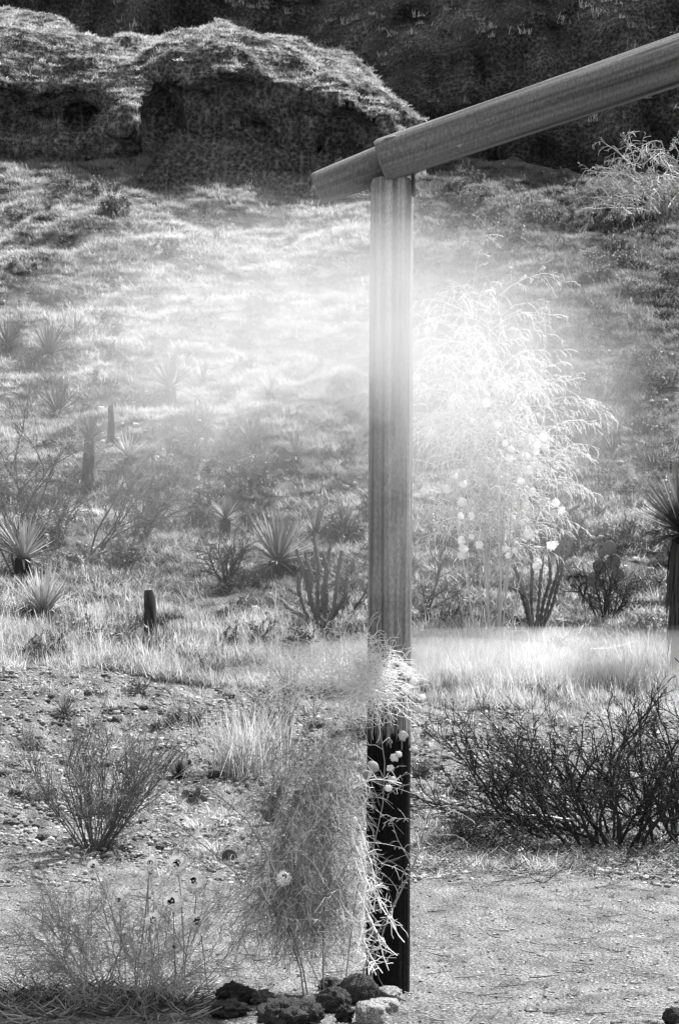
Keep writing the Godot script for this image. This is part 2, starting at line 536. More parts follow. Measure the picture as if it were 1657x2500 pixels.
# ---------------------------------------------------------------- the big pieces
func terrain() -> void:
	var rows := PackedFloat32Array()
	var d := -60.0
	while d < 380.0:
		rows.push_back(d)
		if d < 8: d += 2.0
		elif d < 22: d += 0.1
		elif d < 34: d += 0.11
		elif d < 60: d += 0.22
		elif d < 100: d += 0.34
		else: d += 8.0
	var cols := PackedFloat32Array()
	var cx := -1.0
	for k in 201: cols.push_back((k - 100) / 100.0)
	var extra := [1.15, 1.4, 1.8, 2.5, 3.5, 5.0, 8.0]
	var all := PackedFloat32Array()
	for k in range(extra.size() - 1, -1, -1): all.push_back(-extra[k])
	all.append_array(cols)
	for e in extra: all.push_back(e)
	var s := Shape.new()
	for r in rows:
		var half := 2.2 + maxf(r, 4.0) * 0.155
		for c in all:
			var x := c * half
			if absf(c) > 1.0: x += signf(c) * (absf(c) - 1.0) * 30.0
			var h := height(x, r)
			var bank := smoothstep(20.0, 24.0, r + n_mid.get_noise_2d(x * 2.0, r) * 2.0) * (1.0 - smoothstep(31.2, 32.0, r))
			h += (0.012 + bank * 0.05) * n_fine.get_noise_2d(x * 26, r * 26)
			s.v.push_back(Vector3(x, h, -r))
			# what the soil is made of: pale sand on the flat, darker stony earth on the bank, litter-strewn earth on the hill
			var patch := n_mid.get_noise_2d(x * 3.0 + 40, r * 3.0)
			var fleck := n_fine.get_noise_2d(x * 30 + 9, r * 12)
			var g := 0.36 + 0.09 * patch + 0.13 * fleck
			g = lerpf(g, 0.29 + 0.17 * fleck + 0.08 * patch, bank)
			g = lerpf(g, 0.26 + 0.12 * fleck + 0.12 * patch, smoothstep(31.5, 34.0, r))
			s.c.push_back(grey(clampf(g, 0.08, 0.8)))
	var w := all.size()
	s.n.resize(s.v.size())
	for j in rows.size():
		for k in w:
			var a := s.v[j * w + maxi(k - 1, 0)]
			var b := s.v[j * w + mini(k + 1, w - 1)]
			var e := s.v[maxi(j - 1, 0) * w + k]
			var f := s.v[mini(j + 1, rows.size() - 1) * w + k]
			s.n[j * w + k] = (b - a).cross(f - e).normalized()
	for j in rows.size() - 1:
		for k in w - 1:
			var q := j * w + k
			s.i.append_array(PackedInt32Array([q, q + w, q + 1, q + 1, q + w, q + w + 1]))
	var o := part("ground", s, soil_mat, self)
	tag(o, "pale sandy ground rising over a stony bank to the hillside", "", "", "structure")

func cliff() -> void:
	var s := Shape.new()
	var nu := 260
	var nv := 90
	var big := noise_of(FastNoiseLite.TYPE_SIMPLEX, 0.05, 3, 21)
	var rough := noise_of(FastNoiseLite.TYPE_SIMPLEX, 0.22, 4, 22, 0.6)
	var crack := noise_of(FastNoiseLite.TYPE_CELLULAR, 0.16, 2, 23)
	for j in nv + 1:
		for k in nu + 1:
			var x := lerpf(-45, 55, float(k) / nu)
			var f := float(j) / nv
			var up := f * 21.0
			var back := 5.5 * f + 1.5 * sin(f * 9.0 + x * 0.2) * f
			var bulge := big.get_noise_2d(x, up) * 3.5 + rough.get_noise_2d(x, up * 0.6) * 1.6 + absf(crack.get_noise_2d(x, up * 0.5)) * 0.8
			var dd := 94.0 + back - bulge - 0.16 * (x - 4.0) + 17.0 * smoothstep(10.0, -14.0, x)
			var foot := height(x, 93.0) - 2.5
			s.v.push_back(Vector3(x, foot + up, -dd))
			s.c.push_back(grey(clampf(0.26 + 0.2 * rough.get_noise_2d(x * 1.3 + 70, up) + 0.12 * crack.get_noise_2d(x * 2, up * 2), 0.05, 0.5)))
	var w := nu + 1
	s.n.resize(s.v.size())
	for j in nv + 1:
		for k in w:
			var a := s.v[j * w + maxi(k - 1, 0)]
			var b := s.v[j * w + mini(k + 1, nu)]
			var e := s.v[maxi(j - 1, 0) * w + k]
			var g := s.v[mini(j + 1, nv) * w + k]
			s.n[j * w + k] = (b - a).cross(g - e).normalized()
	for j in nv:
		for k in nu:
			var q := j * w + k
			s.i.append_array(PackedInt32Array([q, q + w, q + 1, q + 1, q + w, q + w + 1]))
	var tufts := []
	for k in 2: tufts.push_back(tuft(30, 0.3, 1.2, 0.03, 0.5, 0.12).mesh())
	var spots := []
	for k in 9000:
		var q := rng.randi() % s.v.size()
		if s.n[q].y < 0.15 or rough.get_noise_2d(s.v[q].x * 0.6, s.v[q].y * 0.9) < 0.05: continue
		var sc := rng.randf_range(0.5, 1.4)
		spots.push_back([s.v[q], Basis(Vector3.UP, rng.randf() * TAU).scaled(Vector3(sc, sc, sc)), rng.randf_range(0.15, 0.6), k % 2])
	scatter("cliff_growth", "dry growth clinging to the ledges of the dark cliff", "scrub", tufts, twig_mat, spots)
	tag(part("cliff", s, rock_mat, self), "dark shaded rock cliff rising behind the hillside", "", "", "structure")

# a rounded rock outcrop: a distance field of joined ellipsoids with hollows, meshed as surface nets
func outcrop() -> void:
	var n1 := noise_of(FastNoiseLite.TYPE_SIMPLEX, 0.32, 4, 31, 0.55)
	var n2 := noise_of(FastNoiseLite.TYPE_CELLULAR, 0.5, 2, 32)
	var dd := 90.0
	var k := dd / FOCAL
	var solids := []   # centre, radii
	for e in [[560, 335, 390, 300, 9.5, -4.6], [800, 400, 215, 255, 8.0, -3.2], [240, 330, 440, 280, 9.0, -5.3], [-80, 300, 430, 320, 8.5, -3.8], [930, 420, 110, 150, 5.0, -1.4], [320, 370, 60, 70, 1.6, 3.2]]:
		solids.append([point_at(e[0], e[1], dd) + Vector3(0, 0, e[5]), Vector3(e[2] * k, e[3] * k, e[4])])
	var hollows := []
	for e in [[60, 345, 130, 62, 2.6, 4.4], [220, 330, 75, 62, 2.4, 4.3], [410, 350, 60, 80, 2.6, 4.2], [600, 420, 260, 175, 3.0, 5.4], [820, 440, 120, 110, 2.2, 4.6]]:
		hollows.append([point_at(e[0], e[1], dd) + Vector3(0, 0, e[5]), Vector3(e[2] * k, e[3] * k, e[4])])
	var lo := Vector3(-16.5, 18.5, -105.0)
	var cell := 0.2
	var nx := int(21.0 / cell)
	var ny := int(12.0 / cell)
	var nz := int(21.0 / cell)
	var f := PackedFloat32Array()
	f.resize(nx * ny * nz)
	for z in nz:
		for y in ny:
			for x in nx:
				var p := lo + Vector3(x, y, z) * cell
				var v := 9.0
				for e in solids:
					var q: Vector3 = (p - e[0]) / e[1]
					var r: Vector3 = e[1]
					var l := (q.length() - 1.0) * minf(minf(r.x, r.y), r.z)
					var hh := clampf(0.5 + 0.5 * (v - l) / 0.9, 0, 1)
					v = lerpf(v, l, hh) - 0.9 * hh * (1.0 - hh)
				if v < 2.5 and v > -3.0:
					for e in hollows:
						var q: Vector3 = (p - e[0]) / e[1]
						var r: Vector3 = e[1]
						v = maxf(v, -(q.length() - 1.0) * minf(minf(r.x, r.y), r.z))
					if absf(v) < 1.0: v += n1.get_noise_3dv(p * Vector3(1, 0.8, 1)) * 0.5 + n2.get_noise_3dv(p) * 0.22
				f[(z * ny + y) * nx + x] = v
	var id := PackedInt32Array()
	id.resize(f.size())
	var s := Shape.new()
	for z in nz - 1:
		for y in ny - 1:
			for x in nx - 1:
				var o := (z * ny + y) * nx + x
				var inside := 0
				for c in 8:
					if f[o + (c & 1) + ((c >> 1) & 1) * nx + (c >> 2) * nx * ny] < 0: inside += 1
				if inside == 0 or inside == 8: continue
				var sum := Vector3.ZERO
				var cnt := 0
				for c in 8:
					for ax in 3:
						if c & (1 << ax): continue
						var c2 := c | (1 << ax)
						var a := f[o + (c & 1) + ((c >> 1) & 1) * nx + (c >> 2) * nx * ny]
						var b := f[o + (c2 & 1) + ((c2 >> 1) & 1) * nx + (c2 >> 2) * nx * ny]
						if (a < 0) == (b < 0): continue
						var t := a / (a - b)
						var pa := Vector3(c & 1, (c >> 1) & 1, c >> 2)
						var pb := Vector3(c2 & 1, (c2 >> 1) & 1, c2 >> 2)
						sum += pa.lerp(pb, t)
						cnt += 1
				id[o] = s.v.size()
				var pp := lo + (Vector3(x, y, z) + sum / cnt) * cell
				s.v.push_back(pp)
				s.n.push_back(Vector3(f[o + 1] - f[o], f[o + nx] - f[o], f[o + nx * ny] - f[o]).normalized())
				var g := 0.44 + 0.3 * n1.get_noise_3dv(pp * 4.0) + 0.16 * n2.get_noise_3dv(pp * 3.0)
				s.c.push_back(grey(clampf(g, 0.06, 0.75)))
	for z in range(1, nz - 1):
		for y in range(1, ny - 1):
			for x in range(1, nx - 1):
				var o := (z * ny + y) * nx + x
				var a := f[o] < 0
				for ax in 3:
					var st: int = [1, nx, nx * ny][ax]
					var b := f[o + st] < 0
					if a == b: continue
					var e1: int = [nx, nx * ny, 1][ax]
					var e2: int = [nx * ny, 1, nx][ax]
					var q := [id[o], id[o - e1], id[o - e1 - e2], id[o - e2]]
					if a: s.i.append_array(PackedInt32Array([q[0], q[2], q[1], q[0], q[3], q[2]]))
					else: s.i.append_array(PackedInt32Array([q[0], q[1], q[2], q[0], q[2], q[3]]))
	tag(part("rock_outcrop", s, rock_mat, self), "rounded mottled rock outcrop with dark hollows under its overhang, below the cliff", "rock outcrop")
	var tufts := []
	for k2 in 2: tufts.push_back(tuft(40, 0.15, 1.25, 0.016, 0.4, 0.1).mesh())
	var spots := []
	for k2 in 26000:
		var q := rng.randi() % s.v.size()
		if s.n[q].y > 0.35 and n1.get_noise_3dv(s.v[q] * 1.3) > -0.15 - 0.2 * rng.randf():
			var sc := rng.randf_range(0.6, 1.3)
			spots.push_back([s.v[q], Basis(Vector3.UP, rng.randf() * TAU).scaled(Vector3(sc, sc, sc)), rng.randf_range(0.15, 0.65), rng.randi() % 2])
	for k2 in 7000:   # dry strands hanging down the face
		var q := rng.randi() % s.v.size()
		if s.n[q].z > 0.3 and absf(s.n[q].y) < 0.5 and n1.get_noise_3dv(s.v[q] * Vector3(1.6, 0.4, 1.0)) > 0.12:
			spots.push_back([s.v[q] + s.n[q] * 0.05, Basis(Vector3.RIGHT, 2.6 + rng.randf() * 0.4).scaled(Vector3(0.7, 2.2, 0.7)), rng.randf_range(0.4, 0.85), rng.randi() % 2])
	scatter("outcrop_growth", "low dry growth covering the rounded top of the rock outcrop", "scrub", tufts, grass_mat, spots)

func slab() -> void:
	# a slab added for the dark wedge of shade under the overhang
	var front := [[430, 318, 85.6], [640, 352, 85.6], [880, 392, 85.4], [905, 480, 84.2], [700, 520, 83.6], [430, 540, 83.0], [285, 528, 83.0], [350, 425, 84.2]]
	var s := Shape.new()
	var rows := 8
	var mid := Vector3.ZERO
	var rim := []
	for e in front:
		rim.push_back(point_at(e[0], e[1], e[2]))
		mid += rim[-1] / front.size()
	var ring := []
	for j in front.size():
		for q in 6: ring.push_back((rim[j] as Vector3).lerp(rim[(j + 1) % front.size()], q / 6.0))
	var m := ring.size()
	for j in rows + 1:   # face, then the thickness behind it
		for q in m:
			var p: Vector3 = mid.lerp(ring[q], minf(1.0, j / float(rows - 2)))
			if j > rows - 2: p += Vector3(0.1, -0.2, -0.9) * (j - rows + 2)
			p += Vector3(0.1, 0.3, 1.0) * n_mid.get_noise_3dv(p) * 0.22
			s.v.push_back(p)
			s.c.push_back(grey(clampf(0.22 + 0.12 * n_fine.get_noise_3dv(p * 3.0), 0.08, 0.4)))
	s.n.resize(s.v.size())
	for j in rows:
		for q in m:
			var a := j * m + q
			var b := j * m + (q + 1) % m
			s.i.append_array(PackedInt32Array([a, b, a + m, b, b + m, a + m]))
	for f in range(0, s.i.size(), 3):
		var nn := (s.v[s.i[f + 2]] - s.v[s.i[f]]).cross(s.v[s.i[f + 1]] - s.v[s.i[f]])
		for j in 3: s.n[s.i[f + j]] += nn
	for j in s.n.size(): s.n[j] = s.n[j].normalized()
	tag(part("shade_slab", s, rock_mat, self), "added dark slab standing for the wedge of shade under the overhang of the outcrop", "rock slab")

func log_shape(a: Vector3, b: Vector3, r0: float, r1: float, sides: int, rings: int, tone: Callable, grooves: Array) -> Shape:
	# a round timber along a to b: flutes and cracks run with the grain; grooves: [angle, width, depth, from, to]
	var s := Shape.new()
	var t := (b - a).normalized()
	var side := t.cross(Vector3.UP if absf(t.y) < 0.9 else Vector3.FORWARD).normalized()
	var up := side.cross(t)
	var len_ := (b - a).length()
	for j in rings + 1:
		var f := float(j) / rings
		for k in sides:
			var w := TAU * k / sides
			var r := lerpf(r0, r1, f)
			var wx := cos(w) * 3.0
			var wy := sin(w) * 3.0
			r *= 1.0 + 0.05 * n_mid.get_noise_3d(wx * 3, wy * 3, f * len_ * 1.2) + 0.03 * n_fine.get_noise_3d(wx * 9, wy * 9, f * len_ * 0.9)
			var g: float = tone.call(w, f * len_)
			for q in grooves:
				if f < q[3] or f > q[4]: continue
				var off := absf(angle_difference(w, q[0] + 0.05 * n_fine.get_noise_1d(f * len_ * 25.0)))
				var fade := minf(1.0, minf(f - q[3], q[4] - f) * 12.0)
				if off < q[1]: r -= q[2] * (1.0 - off / q[1]) * fade
			if j == 0 or j == rings: r *= 0.93
			s.v.push_back(a + t * len_ * f + (side * cos(w) + up * sin(w)) * r)
			s.c.push_back(grey(g))
			s.n.push_back(side * cos(w) + up * sin(w))
	for j in rings + 1:   # normals follow the flutes
		for k in sides:
			var e := s.v[j * sides + (k + 1) % sides] - s.v[j * sides + (k + sides - 1) % sides]
			var g2 := s.v[mini(j + 1, rings) * sides + k] - s.v[maxi(j - 1, 0) * sides + k]
			var nn := e.cross(g2).normalized()
			if nn.dot(s.n[j * sides + k]) < 0: nn = -nn
			s.n[j * sides + k] = nn
	for j in rings:
		for k in sides:
			var q0 := j * sides + k
			var q1 := j * sides + (k + 1) % sides
			# side x up = -t, so the ring turns the other way
			s.i.append_array(PackedInt32Array([q0, q1, q0 + sides, q1, q1 + sides, q0 + sides]))
	for end in 2:
		var first := s.v.size()
		var nn := t if end else -t
		s.v.push_back((b if end else a) + nn * 0.006); s.n.push_back(nn); s.c.push_back(grey(0.2))
		for k in sides:
			s.v.push_back(s.v[(rings * sides if end else 0) + k]); s.n.push_back(nn); s.c.push_back(grey(0.13 + 0.08 * (k % 3)))
		for k in sides:
			var k2 := (k + 1) % sides
			if end: s.i.append_array(PackedInt32Array([first, first + 1 + k, first + 1 + k2]))
			else: s.i.append_array(PackedInt32Array([first, first + 1 + k2, first + 1 + k]))
	return s

func gate() -> void:
	var foot := ground_at(947, 2420)
	var d := -foot.z
	var o := thing("gate_post", "tall weathered round timber post with shade coloured into its black base, standing among stones", "post", foot)
	var top := point_at(957, 440, d) - foot
	var base := point_at(945, 2420, d) - foot
	var streak := func(w: float, y: float) -> float:
		var g := 0.27 + 0.24 * n_fine.get_noise_3d(cos(w) * 24, sin(w) * 24, y * 1.4) + 0.07 * n_mid.get_noise_3d(cos(w) * 9, sin(w) * 9, y * 2.0)
		for q: Vector2 in [Vector2(1.5, 3.05), Vector2(2.1, 2.2), Vector2(1.0, 3.9), Vector2(1.8, 4.5), Vector2(0.7, 2.6), Vector2(2.5, 3.4)]:   # knots
			var away := Vector2(angle_difference(w, q.x) * 0.13, (y - q.y) * 0.55).length()
			if away < 0.03: g *= 0.35 + 0.65 * absf(sin(away * 260.0)) * away / 0.03
		# shade of the lower post painted into the wood colour, ragged upper edge
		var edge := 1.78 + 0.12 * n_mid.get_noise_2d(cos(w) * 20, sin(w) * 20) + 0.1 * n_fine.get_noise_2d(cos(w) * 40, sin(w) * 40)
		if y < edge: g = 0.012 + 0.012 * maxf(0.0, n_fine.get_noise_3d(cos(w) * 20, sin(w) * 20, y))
		return clampf(g, 0.01, 0.75)
	var r := 0.131
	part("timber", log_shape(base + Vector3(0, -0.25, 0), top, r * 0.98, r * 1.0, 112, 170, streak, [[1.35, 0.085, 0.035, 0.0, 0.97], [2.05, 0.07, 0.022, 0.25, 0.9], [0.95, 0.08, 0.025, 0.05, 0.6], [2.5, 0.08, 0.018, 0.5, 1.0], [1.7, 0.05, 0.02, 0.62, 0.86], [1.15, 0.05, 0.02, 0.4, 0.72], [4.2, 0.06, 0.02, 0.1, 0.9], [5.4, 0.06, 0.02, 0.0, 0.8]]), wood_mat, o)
	var strap := Shape.new()
	var q := point_at(1008, 446, d) - foot
	strap.tube(PackedVector3Array([q + Vector3(-0.004, 0.05, 0.06), q + Vector3(0, -0.02, 0.062), q + Vector3(0.002, -0.1, 0.06)]), PackedFloat32Array([0.013, 0.014, 0.012]), 6, grey(0.06))
	part("iron_strap", strap, iron_mat, o)
	# the rail: one log over the post, coming up to the right, and the log it is lapped against
	var tone := func(w: float, y: float) -> float:
		return clampf(0.17 + 0.14 * n_fine.get_noise_3d(cos(w) * 16, sin(w) * 16, y * 1.6) + 0.045 * n_mid.get_noise_3d(cos(w) * 9, sin(w) * 9, y * 3.0), 0.03, 0.5)
	var a := point_at(927, 394, d - 0.12)
	var b := point_at(2150, -22, d - 0.3)
	var m := part("log_rail", log_shape(a, b, 0.13, 0.165, 96, 130, tone, [[PI * 1.08, 0.09, 0.045, 0.0, 1.0], [PI * 1.22, 0.08, 0.03, 0.1, 0.9], [PI * 0.98, 0.06, 0.02, 0.3, 0.75], [PI * 0.8, 0.05, 0.015, 0.1, 0.4], [PI * 0.9, 0.05, 0.012, 0.02, 0.5], [PI * 1.35, 0.06, 0.014, 0.2, 1.0]]), wood_mat, self)
	tag(m, "thick round log rail sloping up to the right from the top of the post", "log")
	for k in 3:   # knots
		var s := Shape.new()
		var uv: Vector2 = [Vector2(1286, 262), Vector2(1625, 140), Vector2(1120, 345)][k]
		s.lump(point_at(uv.x, uv.y, d - 0.12 - 0.13), Basis.from_scale(Vector3(0.014, 0.035, 0.008)), ico3, n_fine, 0.6, 18, grey(0.4), Vector3(k, 0, 0), 0.5)
		part("knot", s, wood_mat, m)
	var a2 := point_at(772, 462, d + 0.12)
	var b2 := point_at(1010, 372, d + 0.1)
	var m2 := part("log_rail_end", log_shape(a2, b2, 0.1, 0.125, 72, 40, tone, [[PI * 1.1, 0.06, 0.015, 0.0, 1.0]]), wood_mat, self)
	tag(m2, "shorter log lapped behind the rail, its cut end left of the post", "log")
	var st := Shape.new()
	var w0 := point_at(1005, 330, d - 0.25)
	st.tube(PackedVector3Array([point_at(925, 350, d - 0.2), point_at(940, 338, d - 0.22), point_at(962, 332, d - 0.22), point_at(985, 338, d - 0.2)]), taper(4, 0.006, 0.005), 5, grey(0.3))
	part("tie_wire", st, iron_mat, m)

# ---------------------------------------------------------------- everything
func _ready() -> void:
	# camera
	var cam := Camera3D.new()
	cam.name = "camera"
	cam.fov = 24.0
	cam.position = EYE
	cam.rotation = Vector3(deg_to_rad(PITCH), 0, 0)
	cam.near = 0.1
	cam.far = 900.0
	add_child(cam)
	# sky and exposure
	var sky_mat := ProceduralSkyMaterial.new()
	sky_mat.sky_top_color = grey(0.56)
	sky_mat.sky_horizon_color = grey(0.72)
	sky_mat.ground_bottom_color = grey(0.45)
	sky_mat.ground_horizon_color = grey(0.5)
	var sky := Sky.new()
	sky.sky_material = sky_mat
	var env := Environment.new()
	env.background_mode = Environment.BG_SKY
	env.sky = sky
	env.tonemap_mode = Environment.TONE_MAPPER_LINEAR
	env.tonemap_exposure = 3.4
	env.sdfgi_enabled = true
	env.ssao_enabled = true
	env.ssil_enabled = true
	env.volumetric_fog_enabled = true
	env.volumetric_fog_density = 0.0
	var we := WorldEnvironment.new()
	we.name = "world"
	we.environment = env
	add_child(we)
	# sun: high, behind the scene and to the right
	var sun := DirectionalLight3D.new()
	sun.name = "sun"
	sun.light_energy = 1.4
	sun.light_angular_distance = 0.5
	sun.shadow_enabled = true
	add_child(sun)
	sun.look_at_from_position(Vector3.ZERO, -Vector3(0.40, 0.86, -0.315), Vector3.UP)

	rng.seed = 11
	n_low = noise_of(FastNoiseLite.TYPE_SIMPLEX, 0.07, 3, 1)
	n_mid = noise_of(FastNoiseLite.TYPE_SIMPLEX, 0.35, 3, 2)
	n_fine = noise_of(FastNoiseLite.TYPE_SIMPLEX, 0.11, 3, 4, 0.6)
	ico1 = icosphere(1)
	ico2 = icosphere(2)
	ico3 = icosphere(3)
	materials()
	terrain()
	cliff()
	outcrop()
	slab()
	gate()
	added_fog()
	hillside()
	middle()
	foreground()


func added_fog() -> void:
	# fog added for the bright veil, thicker towards its middle: soft overlapping puffs
	var puffs := [[760, 1040, 13.9, 2.3, 1.15, 2.6, 0.024], [900, 1080, 13.9, 1.7, 0.9, 2.5, 0.02], [700, 880, 13.9, 1.7, 0.75, 2.5, 0.026], [940, 870, 13.9, 1.6, 0.8, 2.5, 0.035], [970, 860, 13.9, 1.1, 0.6, 2.4, 0.03], [990, 850, 13.8, 0.75, 0.4, 2.2, 0.03]]
	var rr := RandomNumberGenerator.new()
	rr.seed = 5
	for k in 14:
		var w := rr.randf_range(0.5, 1.25)
		var tall := w * rr.randf_range(0.4, 0.6)
		puffs.push_back([rr.randf_range(480, 1180), maxf(900 + 110 * rr.randfn(), 480 + tall * 490.0), 13.9 + rr.randf_range(-0.3, 0.5), w, tall, rr.randf_range(1.6, 2.8), rr.randf_range(0.012, 0.022)])
	for e in puffs:
		var fog := FogVolume.new()
		fog.name = numbered("added_fog")
		fog.shape = RenderingServer.FOG_VOLUME_SHAPE_ELLIPSOID
		fog.size = Vector3(e[3], e[4], e[5]) * 2.0
		var fm := FogMaterial.new()
		fm.density = e[6] * 0.85
		fm.albedo = Color(1, 1, 1)
		fog.material = fm
		add_child(fog)
		fog.position = point_at(e[0], e[1], e[2])
		tag(fog, "added pale fog for the bright veil round the upper half of the post", "added_fog", "added veil fog", "stuff")

	# low fog added for the bright band behind the lip of the bank
	for e in [[1300, 1615, 34.6, 4.4, 0.5, 2.4, 0.1], [1050, 1625, 34.2, 2.6, 0.4, 2.0, 0.12], [800, 1625, 34.4, 2.4, 0.36, 2.0, 0.1], [1560, 1610, 34.8, 3.2, 0.5, 2.0, 0.06]]:
		var fog := FogVolume.new()
		fog.name = numbered("added_ground_fog")
		fog.shape = RenderingServer.FOG_VOLUME_SHAPE_ELLIPSOID
		fog.size = Vector3(e[3], e[4], e[5]) * 2.0
		var fm := FogMaterial.new()
		fm.density = e[6]
		fm.albedo = Color(1, 1, 1)
		fog.material = fm
		add_child(fog)
		fog.position = point_at(e[0], e[1], e[2])
		tag(fog, "low pale fog added for the bright band behind the stony bank", "added_fog", "added low fog", "stuff")

func hillside() -> void:
	# dry grass
	var tufts := []
	for k in 4: tufts.push_back(tuft(64, 0.26, 1.15, 0.009, 0.5, 0.09).mesh())
	var spots := []
	var patch := noise_of(FastNoiseLite.TYPE_SIMPLEX, 0.16, 3, 61)
	while spots.size() < 42000:
		var d := sqrt(rng.randf_range(31.7 * 31.7, 93.0 * 93.0))
		var x := rng.randf_range(-1, 1) * (d * 0.155 + 1.0)
		var q := patch.get_noise_2d(x, d)
		if q < -0.12 and rng.randf() < 0.75: continue
		var g := (0.42 + 0.16 * q) * rng.randf_range(0.3, 1.5)
		if d > 45 + 4.0 * q and x > 1.6 + q: g *= 0.6   # darker on the upper right slope
		if d < 48 + 6.0 * q and x < -0.6 + q: g *= 0.85
		var sc := rng.randf_range(0.6, 1.3) * (1.0 if d < 60 else 1.1)
		var b := Basis(Vector3.UP, rng.randf() * TAU).scaled(Vector3(sc, sc * rng.randf_range(0.7, 1.2), sc))
		spots.push_back([Vector3(x, height(x, d), -d), b, clampf(g, 0.08, 0.9), rng.randi() % 4])
	# taller pale grass on the flat just behind the bank
	for k in 5200:
		var d := rng.randf_range(31.7, 36.5)
		var x := rng.randf_range(-5.6, 5.6)
		if x < 0.0 and rng.randf() < 0.4: continue
		var lush := n_mid.get_noise_2d(x * 1.6 + 70, d * 2.2)
		if lush < -0.22 or Vector2(x - 0.1, d - 36.3).length() < 0.9: continue
		var sc := rng.randf_range(0.5, 1.3) * (1.0 + 0.9 * lush)
		spots.push_back([Vector3(x, height(x, d), -d), Basis(Vector3.UP, rng.randf() * TAU).scaled(Vector3(sc * 0.75, sc * rng.randf_range(1.0, 1.7), sc * 0.75)), rng.randf_range(0.4, 0.75), rng.randi() % 4])
	scatter("dry_grass", "pale dry bunch grass covering the hillside", "grass", tufts, grass_mat, spots)

	# knee high scrub too thick to count between the grass
	var clumps := []
	for k in 3: clumps.push_back(tuft(60, 0.17, 1.35, 0.012, 0.3, 0.11).mesh())
	spots = []
	while spots.size() < 20000:
		var d := sqrt(rng.randf_range(33.0 * 33.0, 93.0 * 93.0))
		var x := rng.randf_range(-1, 1) * (d * 0.155 + 1.0)
		var q := patch.get_noise_2d(x * 2.6 + 50, d * 1.6)
		var thick := 0.5 if x > d * 0.04 else (0.26 if d < 50 or d > 75 else 0.2)
		if q < 0.32 - thick or rng.randf() < 0.3: continue
		var sc := rng.randf_range(0.5, 1.5)
		spots.push_back([Vector3(x, height(x, d), -d), Basis(Vector3.UP, rng.randf() * TAU).scaled(Vector3(sc, sc * rng.randf_range(0.7, 1.4), sc)), rng.randf_range(0.08, 0.4), rng.randi() % 3])
	scatter("scrub_cover", "low dark scrub growing between the grass of the hillside", "scrub", clumps, twig_mat, spots)
	# pale stones showing on the slope
	var chips := []
	for k in 2:
		var cs := Shape.new()
		cs.lump(Vector3(0, 0.25, 0), Basis.from_scale(Vector3(1, 0.6, 0.8)), ico1, n_fine, 0.5, 14.0, grey(1), Vector3(k * 9, 4, 0), 0.3)
		chips.push_back(cs.mesh())
	spots = []
	for k in 1500:
		var p := ground_at(1150 + 75 * rng.randfn(), 500 + 60 * rng.randfn()) if k < 260 else ground_at(rng.randf_range(0, 1657), rng.randf_range(420, 1500))
		var sc := 0.03 + 0.06 * pow(rng.randf(), 2.5)
		spots.push_back([p, Basis(Vector3.UP, rng.randf() * TAU).scaled(Vector3.ONE * sc), rng.randf_range(0.15, 0.5), k % 2])
	scatter("pale_stones", "small pale stones strewn over the hillside", "stones", chips, matte, spots)

	# scrub bushes, each a thing
	var protos := []
	for k in 5:
		var o := thing("scrub_bush", "", "shrub", Vector3.ZERO)
		var tips := shrub(o, {"stems": 7, "len": 0.46, "spread": 1.05, "r": 0.012, "wander": 0.14, "lift": 0.03, "kids": [8, 5], "ratio": 0.45, "angle": 0.75, "twig_lift": 0.02, "stem": 0.1, "twig": 0.15, "min_r": 0.004, "base": 0.12})
		leaflets(o, tips, 3, 0.05, 0.1 + 0.03 * k, 0.15)
		protos.push_back(o)
	var used := 0
	var spread_ := 0
	while spread_ < 235:
		var u := rng.randf_range(-10, 1667)
		var v := rng.randf_range(440, 1640)
		var right := u > 1030 and v < 1350
		var pale := u > 330 and u < 1030 and v > 560 and v < 1060
		var near := false
		for e in [[366, 1520, 120], [785, 1480, 120], [1303, 1480, 110], [676, 1360, 100], [1225, 1540, 130], [90, 1460, 110], [1480, 1400, 70]]:
			if Vector2(u - e[0], v - e[1]).length() < e[2]: near = true
		if near: continue
		if rng.randf() > (1.0 if right else 0.3 if pale else 0.65): continue
		spread_ += 1
		var at := ground_at(u, v)
		var sc := rng.randf_range(0.5, 1.35) * (1.25 if v < 700 else 1.0)
		var size := "large" if sc > 1.15 else "small" if sc < 0.85 else "middling"
		var told := by_landmark(size + " dark scrub bush", MARKS, u, v, "scrub bushes dotted over the hillside")
		var label: String = told[0]
		var pick := spread_ % 5
		if spread_ <= 5:
			var o: Node3D = protos[spread_ - 1]
			o.position = at
			o.scale = Vector3.ONE * sc
			tag(o, label, "shrub", "scrub bushes dotted over the hillside")
		else:
			copy(protos[pick], at, rng.randf() * TAU, sc, label, "scrub bushes dotted over the hillside")

	# yuccas
	yucca("yucca", "large spiky yucca with a fan of stiff leaves left of the post", 676, 1405, 35, 112, 190, 0.13)
	yucca("yucca", "narrow yucca with a dark skirt between the bare bushes and the large fan yucca", 548, 1330, 62, 58, 100, 0.12, 70)
	yucca("yucca", "yucca with pale stiff leaves at the left edge above the sotol", 55, 1425, 62, 100, 130, 0.2)
	yucca("sotol", "sotol with long thin arching leaves low at the left edge", 105, 1505, 0, 140, 190, 0.26, 0, "yuccas and sotols on the hillside", 0.5)
	yucca("yucca", "tall yucca wrapped to the ground in a shaggy dark skirt", 213, 1215, 140, 58, 110, 0.05, 320)
	yucca("yucca", "dark yucca with a leaning skirt in the middle of the left slope", 415, 992, 45, 78, 130, 0.1, 120)
	yucca("yucca", "dark low yucca high at the left, below two smaller ones", 120, 882, 20, 74, 120, 0.07, 30)
	yucca("yucca", "blackish low yucca left of the thin dead trunk", 140, 1018, 10, 74, 120, 0.06, 30)
	yucca("yucca", "upright yucca beside the small rock pile", 618, 1105, 20, 64, 100, 0.1)
	yucca("yucca", "greyish yucca right of the small rock pile", 722, 1122, 10, 58, 90, 0.16)
